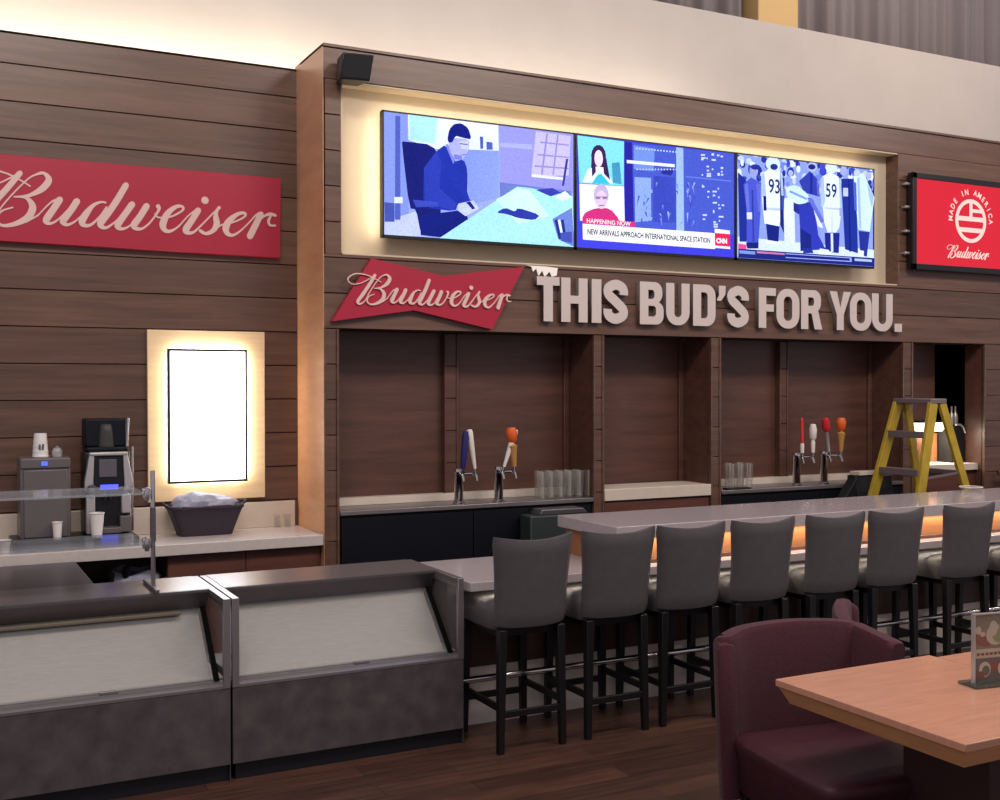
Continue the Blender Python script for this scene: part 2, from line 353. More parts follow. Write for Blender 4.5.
OFFICE_PICTURE=[[[150,165,248],[[0.0,-0.0],[0.0,1.0],[1.0,1.0],[1.0,0.0]]],[[132,150,232],[[0.0,0.522],[0.0,1.0],[0.114,1.0],[0.122,0.169],[0.003,0.155]]],[[226,236,255],[[0.119,1.0],[0.583,1.0],[0.586,0.783],[0.241,0.74],[0.121,0.794]]],[[170,225,255],[[0.125,1.0],[0.268,1.0],[0.251,0.784],[0.127,0.795]]],[[150,150,238],[[0.589,1.0],[1.0,1.0],[1.0,0.478],[1.0,0.478],[0.59,0.51]]],[[175,180,250],[[0.591,0.854],[0.768,0.869],[0.768,0.824],[0.591,0.819]]],[[196,188,242],[[0.789,0.989],[0.985,0.981],[0.973,0.631],[0.761,0.589]]],[[150,140,215],[[0.814,0.904],[0.974,0.906],[0.974,0.893],[0.811,0.889]]],[[150,140,215],[[0.798,0.793],[0.976,0.796],[0.976,0.784],[0.796,0.778]]],[[150,140,215],[[0.782,0.692],[0.972,0.699],[0.972,0.686],[0.78,0.677]]],[[150,140,215],[[0.847,0.982],[0.857,0.982],[0.825,0.608],[0.815,0.607]]],[[150,140,215],[[0.907,0.979],[0.916,0.979],[0.889,0.623],[0.88,0.622]]],[[225,230,255],[[0.766,0.612],[0.95,0.609],[0.95,0.585],[0.766,0.586]]],[[110,125,205],[[0.59,0.514],[0.988,0.495],[0.989,0.44],[0.751,0.48],[0.592,0.386]]],[[135,155,238],[[0.389,0.761],[0.586,0.783],[0.583,0.376],[0.438,0.304]]],[[80,95,190],[[0.485,0.887],[0.502,0.887],[0.503,0.786],[0.487,0.783]]],[[80,95,190],[[0.519,0.85],[0.552,0.847],[0.553,0.786],[0.52,0.78]]],[[188,198,250],[[0.0,0.0],[0.0,0.047],[0.003,0.105],[0.183,0.228],[0.291,0.016],[0.11,0.0]]],[[80,95,190],[[0.056,0.978],[0.08,0.978],[0.08,0.13],[0.053,0.127]]],[[70,85,175],[[0.002,0.264],[0.05,0.262],[0.051,0.11],[0.003,0.105]]],[[215,225,255],[[0.05,0.312],[0.09,0.318],[0.091,0.267],[0.05,0.262]]],[[28,34,118],[[0.088,0.765],[0.094,0.774],[0.125,0.776],[0.211,0.774],[0.25,0.746],[0.279,0.665],[0.288,0.561],[0.284,0.334],[0.281,0.211],[0.274,0.07],[0.253,0.023],[0.198,0.022],[0.176,0.063],[0.162,0.184],[0.151,0.226],[0.13,0.228],[0.116,0.337],[0.094,0.657]]],[[24,34,122],[[0.174,0.176],[0.406,0.256],[0.423,0.174],[0.28,0.008],[0.18,0.014]]],[[36,52,168],[[0.209,0.602],[0.248,0.695],[0.271,0.739],[0.299,0.778],[0.316,0.762],[0.34,0.676],[0.358,0.654],[0.39,0.674],[0.404,0.663],[0.416,0.608],[0.419,0.544],[0.418,0.408],[0.431,0.347],[0.469,0.299],[0.474,0.272],[0.448,0.239],[0.425,0.244],[0.382,0.289],[0.366,0.289],[0.36,0.247],[0.325,0.235],[0.226,0.244],[0.194,0.311],[0.195,0.506]]],[[48,64,185],[[0.196,0.571],[0.262,0.726],[0.284,0.636],[0.276,0.412],[0.362,0.303],[0.352,0.241],[0.204,0.282]]],[[62,75,190],[[0.141,0.303],[0.266,0.299],[0.267,0.264],[0.157,0.242]]],[[120,130,225],[[0.305,0.785],[0.319,0.793],[0.353,0.665],[0.346,0.629]]],[[168,172,242],[[0.341,0.849],[0.408,0.853],[0.43,0.833],[0.425,0.768],[0.417,0.731],[0.399,0.686],[0.384,0.672],[0.358,0.673],[0.345,0.688],[0.331,0.732],[0.325,0.767],[0.32,0.827]]],[[196,200,250],[[0.375,0.827],[0.425,0.833],[0.421,0.763],[0.389,0.764]]],[[70,80,190],[[0.38,0.811],[0.421,0.811],[0.421,0.803],[0.38,0.801]]],[[120,126,220],[[0.349,0.712],[0.39,0.709],[0.392,0.671],[0.349,0.673]]],[[90,100,200],[[0.389,0.719],[0.413,0.723],[0.413,0.717],[0.39,0.711]]],[[24,34,128],[[0.317,0.847],[0.323,0.9],[0.33,0.927],[0.344,0.955],[0.356,0.968],[0.379,0.978],[0.394,0.974],[0.417,0.952],[0.428,0.926],[0.438,0.869],[0.431,0.852],[0.399,0.858],[0.382,0.862],[0.364,0.867],[0.354,0.857],[0.344,0.821],[0.337,0.808],[0.326,0.806],[0.321,0.81],[0.317,0.825]]],[[192,202,252],[[0.371,0.3],[0.449,0.34],[0.48,0.274],[0.409,0.2],[0.368,0.243]]],[[30,40,130],[[0.411,0.318],[0.432,0.329],[0.46,0.272],[0.444,0.261]]],[[168,228,255],[[1.0,0.0],[0.366,0.0],[0.275,0.001],[0.682,0.488],[0.751,0.489],[0.995,0.45],[1.0,0.196]]],[[200,245,255],[[0.57,0.365],[0.682,0.47],[0.751,0.471],[0.86,0.258],[0.687,0.165]]],[[48,58,168],[[0.579,0.26],[0.607,0.29],[0.628,0.295],[0.662,0.277],[0.676,0.279],[0.682,0.301],[0.71,0.3],[0.787,0.271],[0.806,0.251],[0.785,0.219],[0.76,0.211],[0.704,0.217],[0.674,0.224],[0.64,0.24],[0.616,0.246],[0.581,0.249]]],[[55,62,172],[[0.786,0.476],[0.88,0.507],[0.93,0.469],[0.869,0.431]]],[[225,245,255],[[0.893,0.427],[0.952,0.49],[0.989,0.44],[0.941,0.397]]],[[110,130,215],[[0.879,0.233],[0.991,0.348],[1.0,0.107],[1.0,0.003],[0.912,0.058]]],[[40,50,140],[[0.891,0.225],[0.908,0.236],[0.93,0.064],[0.915,0.062]]],[[40,50,140],[[0.927,0.229],[0.942,0.24],[0.959,0.085],[0.945,0.076]]],[[225,240,255],[[0.909,0.227],[0.923,0.236],[0.941,0.083],[0.932,0.073]]],[[70,80,180],[[0.923,0.118],[0.989,0.135],[0.991,0.033],[0.93,0.045]]],[[60,60,150],[[0.956,0.775],[0.97,0.777],[0.945,0.535],[0.933,0.533]]]]
NEWS_PICTURE=[[[66,66,222],[[0.0,0.0],[0.0,1.0],[1.0,1.0],[1.0,0.0]]],[[128,218,245],[[0.005,0.996],[0.285,0.991],[0.284,0.586],[0.016,0.574]]],[[70,150,190],[[0.209,0.782],[0.257,0.798],[0.271,0.597],[0.217,0.605]]],[[58,38,88],[[0.175,0.841],[0.171,0.797],[0.159,0.761],[0.142,0.739],[0.122,0.736],[0.104,0.752],[0.091,0.785],[0.086,0.827],[0.09,0.87],[0.102,0.907],[0.119,0.929],[0.139,0.932],[0.157,0.916],[0.17,0.883]]],[[58,38,88],[[0.088,0.811],[0.176,0.825],[0.2,0.627],[0.083,0.635]]],[[228,240,252],[[0.034,0.583],[0.066,0.704],[0.108,0.734],[0.172,0.736],[0.217,0.597]]],[[58,38,88],[[0.088,0.795],[0.11,0.783],[0.114,0.687],[0.091,0.639]]],[[58,38,88],[[0.156,0.79],[0.176,0.817],[0.2,0.627],[0.162,0.678]]],[[238,216,240],[[0.156,0.814],[0.154,0.78],[0.147,0.752],[0.137,0.736],[0.126,0.734],[0.116,0.748],[0.108,0.773],[0.105,0.806],[0.107,0.84],[0.114,0.867],[0.124,0.884],[0.135,0.886],[0.146,0.873],[0.153,0.847]]],[[60,190,222],[[0.089,0.579],[0.125,0.665],[0.146,0.676],[0.201,0.59]]],[[240,240,255],[[0.016,0.568],[0.284,0.582],[0.289,0.257],[0.02,0.239]]],[[202,50,122],[[0.033,0.265],[0.046,0.305],[0.063,0.327],[0.101,0.354],[0.13,0.365],[0.181,0.371],[0.21,0.354],[0.245,0.297],[0.254,0.271],[0.248,0.25],[0.202,0.245],[0.071,0.25]]],[[190,175,215],[[0.191,0.489],[0.187,0.445],[0.175,0.408],[0.157,0.387],[0.137,0.384],[0.119,0.401],[0.106,0.434],[0.101,0.477],[0.105,0.521],[0.117,0.557],[0.134,0.578],[0.154,0.581],[0.173,0.564],[0.186,0.531]]],[[222,196,228],[[0.183,0.447],[0.179,0.41],[0.17,0.38],[0.155,0.362],[0.139,0.36],[0.125,0.374],[0.114,0.402],[0.11,0.438],[0.113,0.475],[0.123,0.505],[0.137,0.523],[0.153,0.525],[0.168,0.511],[0.178,0.483]]],[[90,80,140],[[0.11,0.465],[0.184,0.475],[0.184,0.468],[0.11,0.459]]],[[150,130,180],[[0.114,0.459],[0.139,0.462],[0.139,0.446],[0.114,0.443]]],[[150,130,180],[[0.154,0.464],[0.18,0.468],[0.18,0.452],[0.155,0.448]]],[[120,90,140],[[0.132,0.392],[0.164,0.396],[0.164,0.388],[0.132,0.384]]],[[44,40,160],[[0.285,0.991],[0.333,0.99],[0.345,0.23],[0.29,0.232]]],[[74,92,206],[[0.336,0.984],[0.994,0.997],[0.998,0.215],[0.345,0.222]]],[[112,142,232],[[0.344,0.966],[0.475,0.958],[0.47,0.748],[0.345,0.746]]],[[140,168,236],[[0.349,0.676],[0.452,0.684],[0.453,0.291],[0.353,0.264]]],[[155,185,238],[[0.613,0.994],[0.659,0.993],[0.665,0.211],[0.615,0.212]]],[[96,118,220],[[0.673,0.736],[0.981,0.738],[0.981,0.726],[0.673,0.723]]],[[235,240,255],[[0.3,0.825],[0.602,0.834],[0.603,0.806],[0.301,0.796]]],[[60,75,190],[[0.468,0.707],[0.604,0.71],[0.612,0.293],[0.464,0.276]]],[[44,50,150],[[0.513,0.754],[0.603,0.801],[0.581,0.723],[0.524,0.731]]],[[200,212,250],[[0.813,0.766],[0.841,0.77],[0.841,0.755],[0.813,0.751]]],[[200,212,250],[[0.886,0.654],[0.896,0.656],[0.896,0.64],[0.887,0.639]]],[[200,212,250],[[0.774,0.957],[0.802,0.961],[0.802,0.946],[0.774,0.941]]],[[200,212,250],[[0.855,0.425],[0.865,0.426],[0.865,0.411],[0.855,0.41]]],[[200,212,250],[[0.816,0.616],[0.832,0.618],[0.833,0.603],[0.816,0.601]]],[[200,212,250],[[0.855,0.44],[0.864,0.441],[0.865,0.426],[0.855,0.424]]],[[200,212,250],[[0.847,0.833],[0.857,0.835],[0.857,0.819],[0.847,0.818]]],[[200,212,250],[[0.855,0.425],[0.865,0.426],[0.865,0.411],[0.855,0.41]]],[[200,212,250],[[0.813,0.762],[0.841,0.766],[0.842,0.751],[0.813,0.747]]],[[200,212,250],[[0.845,0.922],[0.874,0.926],[0.874,0.911],[0.846,0.906]]],[[200,212,250],[[0.853,0.515],[0.882,0.519],[0.882,0.503],[0.854,0.5]]],[[200,212,250],[[0.811,0.853],[0.828,0.856],[0.828,0.84],[0.811,0.838]]],[[200,212,250],[[0.845,0.92],[0.874,0.924],[0.874,0.909],[0.846,0.905]]],[[200,212,250],[[0.844,0.977],[0.861,0.979],[0.861,0.964],[0.845,0.961]]],[[200,212,250],[[0.913,0.499],[0.93,0.502],[0.931,0.486],[0.914,0.484]]],[[200,212,250],[[0.906,0.856],[0.923,0.858],[0.923,0.843],[0.907,0.84]]],[[200,212,250],[[0.908,0.791],[0.924,0.793],[0.925,0.778],[0.908,0.775]]],[[200,212,250],[[0.812,0.815],[0.828,0.817],[0.829,0.802],[0.812,0.8]]],[[200,212,250],[[0.775,0.914],[0.791,0.917],[0.791,0.902],[0.775,0.899]]],[[200,212,250],[[0.851,0.622],[0.88,0.625],[0.88,0.61],[0.851,0.606]]],[[200,212,250],[[0.889,0.499],[0.899,0.5],[0.899,0.485],[0.89,0.484]]],[[200,212,250],[[0.81,0.93],[0.819,0.932],[0.819,0.916],[0.81,0.915]]],[[200,212,250],[[0.884,0.795],[0.9,0.798],[0.901,0.783],[0.884,0.78]]],[[200,212,250],[[0.89,0.467],[0.907,0.469],[0.907,0.454],[0.89,0.452]]],[[200,212,250],[[0.906,0.853],[0.923,0.856],[0.923,0.84],[0.907,0.838]]],[[200,212,250],[[0.785,0.39],[0.813,0.393],[0.813,0.378],[0.785,0.375]]],[[200,212,250],[[0.812,0.784],[0.841,0.788],[0.841,0.773],[0.813,0.769]]],[[200,212,250],[[0.916,0.389],[0.925,0.39],[0.926,0.375],[0.916,0.374]]],[[200,212,250],[[0.857,0.332],[0.874,0.334],[0.874,0.318],[0.857,0.316]]],[[200,212,250],[[0.88,0.97],[0.897,0.972],[0.897,0.957],[0.88,0.954]]],[[200,212,250],[[0.785,0.35],[0.802,0.352],[0.802,0.337],[0.786,0.335]]],[[200,212,250],[[0.844,0.969],[0.861,0.972],[0.861,0.956],[0.845,0.954]]],[[200,212,250],[[0.857,0.31],[0.886,0.313],[0.886,0.297],[0.858,0.294]]],[[200,212,250],[[0.892,0.387],[0.92,0.39],[0.921,0.375],[0.892,0.372]]],[[200,212,250],[[0.777,0.768],[0.787,0.769],[0.787,0.754],[0.778,0.753]]],[[200,212,250],[[0.884,0.785],[0.901,0.787],[0.901,0.772],[0.884,0.769]]],[[200,212,250],[[0.888,0.571],[0.898,0.572],[0.898,0.557],[0.888,0.555]]],[[200,212,250],[[0.852,0.584],[0.869,0.586],[0.869,0.571],[0.852,0.569]]],[[200,212,250],[[0.779,0.656],[0.796,0.659],[0.796,0.643],[0.78,0.641]]],[[200,212,250],[[0.858,0.288],[0.886,0.291],[0.887,0.276],[0.858,0.272]]],[[200,212,250],[[0.779,0.667],[0.789,0.668],[0.789,0.653],[0.78,0.652]]],[[200,212,250],[[0.892,0.348],[0.902,0.349],[0.902,0.334],[0.893,0.333]]],[[200,212,250],[[0.774,0.927],[0.803,0.932],[0.803,0.917],[0.775,0.912]]],[[200,212,250],[[0.817,0.564],[0.826,0.565],[0.826,0.55],[0.817,0.548]]],[[200,212,250],[[0.904,0.963],[0.921,0.965],[0.921,0.95],[0.904,0.948]]],[[200,212,250],[[0.907,0.818],[0.917,0.819],[0.917,0.804],[0.907,0.803]]],[[60,75,190],[[0.4,0.455],[0.411,0.457],[0.406,0.41]]],[[60,75,190],[[0.429,0.495],[0.44,0.496],[0.414,0.432]]],[[150,175,240],[[0.449,0.318],[0.46,0.32],[0.449,0.283]]],[[150,175,240],[[0.447,0.575],[0.458,0.576],[0.457,0.515]]],[[60,75,190],[[0.45,0.542],[0.461,0.544],[0.454,0.444]]],[[120,140,225],[[0.506,0.32],[0.517,0.322],[0.52,0.241]]],[[60,75,190],[[0.369,0.507],[0.38,0.509],[0.361,0.416]]],[[60,75,190],[[0.694,0.332],[0.706,0.334],[0.688,0.266]]],[[60,75,190],[[0.69,0.578],[0.702,0.58],[0.692,0.501]]],[[60,75,190],[[0.608,0.586],[0.619,0.588],[0.624,0.55]]],[[120,140,225],[[0.722,0.32],[0.733,0.322],[0.712,0.259]]],[[60,75,190],[[0.586,0.383],[0.598,0.385],[0.593,0.347]]],[[120,140,225],[[0.417,0.415],[0.428,0.417],[0.417,0.356]]],[[150,175,240],[[0.501,0.361],[0.512,0.362],[0.516,0.328]]],[[60,75,190],[[0.679,0.657],[0.691,0.659],[0.694,0.588]]],[[120,140,225],[[0.681,0.623],[0.692,0.624],[0.686,0.535]]],[[120,140,225],[[0.565,0.374],[0.576,0.375],[0.564,0.335]]],[[120,140,225],[[0.61,0.649],[0.622,0.65],[0.624,0.577]]],[[120,140,225],[[0.405,0.522],[0.416,0.523],[0.419,0.471]]],[[120,140,225],[[0.48,0.646],[0.491,0.647],[0.479,0.599]]],[[60,75,190],[[0.72,0.552],[0.731,0.554],[0.733,0.493]]],[[60,75,190],[[0.386,0.301],[0.397,0.302],[0.387,0.239]]],[[150,175,240],[[0.677,0.39],[0.689,0.392],[0.683,0.294]]],[[60,75,190],[[0.594,0.319],[0.606,0.32],[0.593,0.232]]],[[150,175,240],[[0.419,0.321],[0.43,0.322],[0.427,0.267]]],[[150,175,240],[[0.674,0.599],[0.685,0.6],[0.682,0.566]]],[[60,75,190],[[0.47,0.458],[0.481,0.459],[0.481,0.386]]],[[60,75,190],[[0.55,0.477],[0.561,0.479],[0.563,0.422]]],[[120,140,225],[[0.644,0.302],[0.655,0.303],[0.627,0.263]]],[[60,75,190],[[0.694,0.486],[0.706,0.488],[0.705,0.416]]],[[60,75,190],[[0.705,0.503],[0.717,0.504],[0.71,0.44]]],[[60,75,190],[[0.408,0.361],[0.42,0.362],[0.426,0.307]]],[[120,140,225],[[0.516,0.439],[0.527,0.441],[0.527,0.396]]],[[120,140,225],[[0.691,0.555],[0.702,0.557],[0.703,0.478]]],[[120,140,225],[[0.682,0.673],[0.693,0.675],[0.698,0.63]]],[[60,75,190],[[0.596,0.561],[0.608,0.563],[0.611,0.489]]],[[150,175,240],[[0.55,0.384],[0.562,0.385],[0.562,0.298]]],[[120,140,225],[[0.709,0.644],[0.721,0.646],[0.727,0.568]]],[[150,175,240],[[0.723,0.679],[0.735,0.681],[0.713,0.612]]],[[120,140,225],[[0.684,0.615],[0.695,0.616],[0.679,0.518]]],[[190,205,245],[[0.353,0.943],[0.363,0.945],[0.364,0.931],[0.354,0.93]]],[[190,205,245],[[0.356,0.752],[0.365,0.754],[0.365,0.741],[0.357,0.739]]],[[190,205,245],[[0.372,0.944],[0.382,0.945],[0.382,0.932],[0.372,0.93]]],[[190,205,245],[[0.375,0.755],[0.384,0.757],[0.384,0.744],[0.375,0.742]]],[[190,205,245],[[0.391,0.944],[0.401,0.946],[0.401,0.933],[0.391,0.931]]],[[190,205,245],[[0.394,0.758],[0.403,0.759],[0.403,0.746],[0.394,0.745]]],[[190,205,245],[[0.41,0.945],[0.42,0.946],[0.42,0.933],[0.41,0.932]]],[[190,205,245],[[0.413,0.761],[0.422,0.762],[0.422,0.749],[0.413,0.748]]],[[190,205,245],[[0.429,0.945],[0.439,0.947],[0.439,0.934],[0.429,0.932]]],[[190,205,245],[[0.432,0.764],[0.44,0.765],[0.441,0.752],[0.432,0.751]]],[[190,205,245],[[0.448,0.946],[0.458,0.948],[0.458,0.935],[0.448,0.933]]],[[190,205,245],[[0.451,0.767],[0.459,0.768],[0.46,0.755],[0.451,0.753]]],[[190,205,245],[[0.467,0.947],[0.477,0.948],[0.477,0.935],[0.467,0.934]]],[[190,205,245],[[0.47,0.769],[0.478,0.771],[0.479,0.758],[0.47,0.756]]],[[190,205,245],[[0.486,0.947],[0.496,0.949],[0.496,0.936],[0.486,0.934]]],[[190,205,245],[[0.489,0.772],[0.498,0.774],[0.498,0.76],[0.489,0.759]]],[[190,205,245],[[0.505,0.948],[0.515,0.95],[0.515,0.937],[0.505,0.935]]],[[190,205,245],[[0.508,0.775],[0.517,0.777],[0.517,0.763],[0.508,0.762]]],[[190,205,245],[[0.524,0.949],[0.534,0.95],[0.534,0.937],[0.524,0.936]]],[[190,205,245],[[0.527,0.778],[0.536,0.779],[0.536,0.766],[0.527,0.765]]],[[190,205,245],[[0.543,0.949],[0.553,0.951],[0.554,0.938],[0.543,0.936]]],[[190,205,245],[[0.546,0.781],[0.555,0.782],[0.555,0.769],[0.546,0.768]]],[[190,205,245],[[0.562,0.95],[0.573,0.952],[0.573,0.939],[0.563,0.937]]],[[190,205,245],[[0.565,0.784],[0.574,0.785],[0.575,0.772],[0.566,0.771]]],[[190,205,245],[[0.582,0.951],[0.592,0.952],[0.592,0.939],[0.582,0.937]]],[[190,205,245],[[0.585,0.787],[0.594,0.788],[0.594,0.775],[0.585,0.773]]],[[190,205,245],[[0.601,0.951],[0.611,0.953],[0.612,0.94],[0.601,0.938]]],[[190,205,245],[[0.604,0.79],[0.613,0.791],[0.613,0.778],[0.604,0.776]]],[[226,50,112],[[0.028,0.269],[0.347,0.263],[0.348,0.217],[0.029,0.215]]],[[245,246,255],[[0.029,0.211],[0.861,0.218],[0.864,0.067],[0.031,0.07]]],[[240,235,250],[[0.861,0.261],[0.964,0.254],[0.965,0.22],[0.861,0.221]]],[[226,40,90],[[0.861,0.221],[0.965,0.22],[0.965,0.099],[0.864,0.101]]],[[240,235,250],[[0.864,0.101],[0.965,0.099],[0.966,0.077],[0.864,0.078]]]]
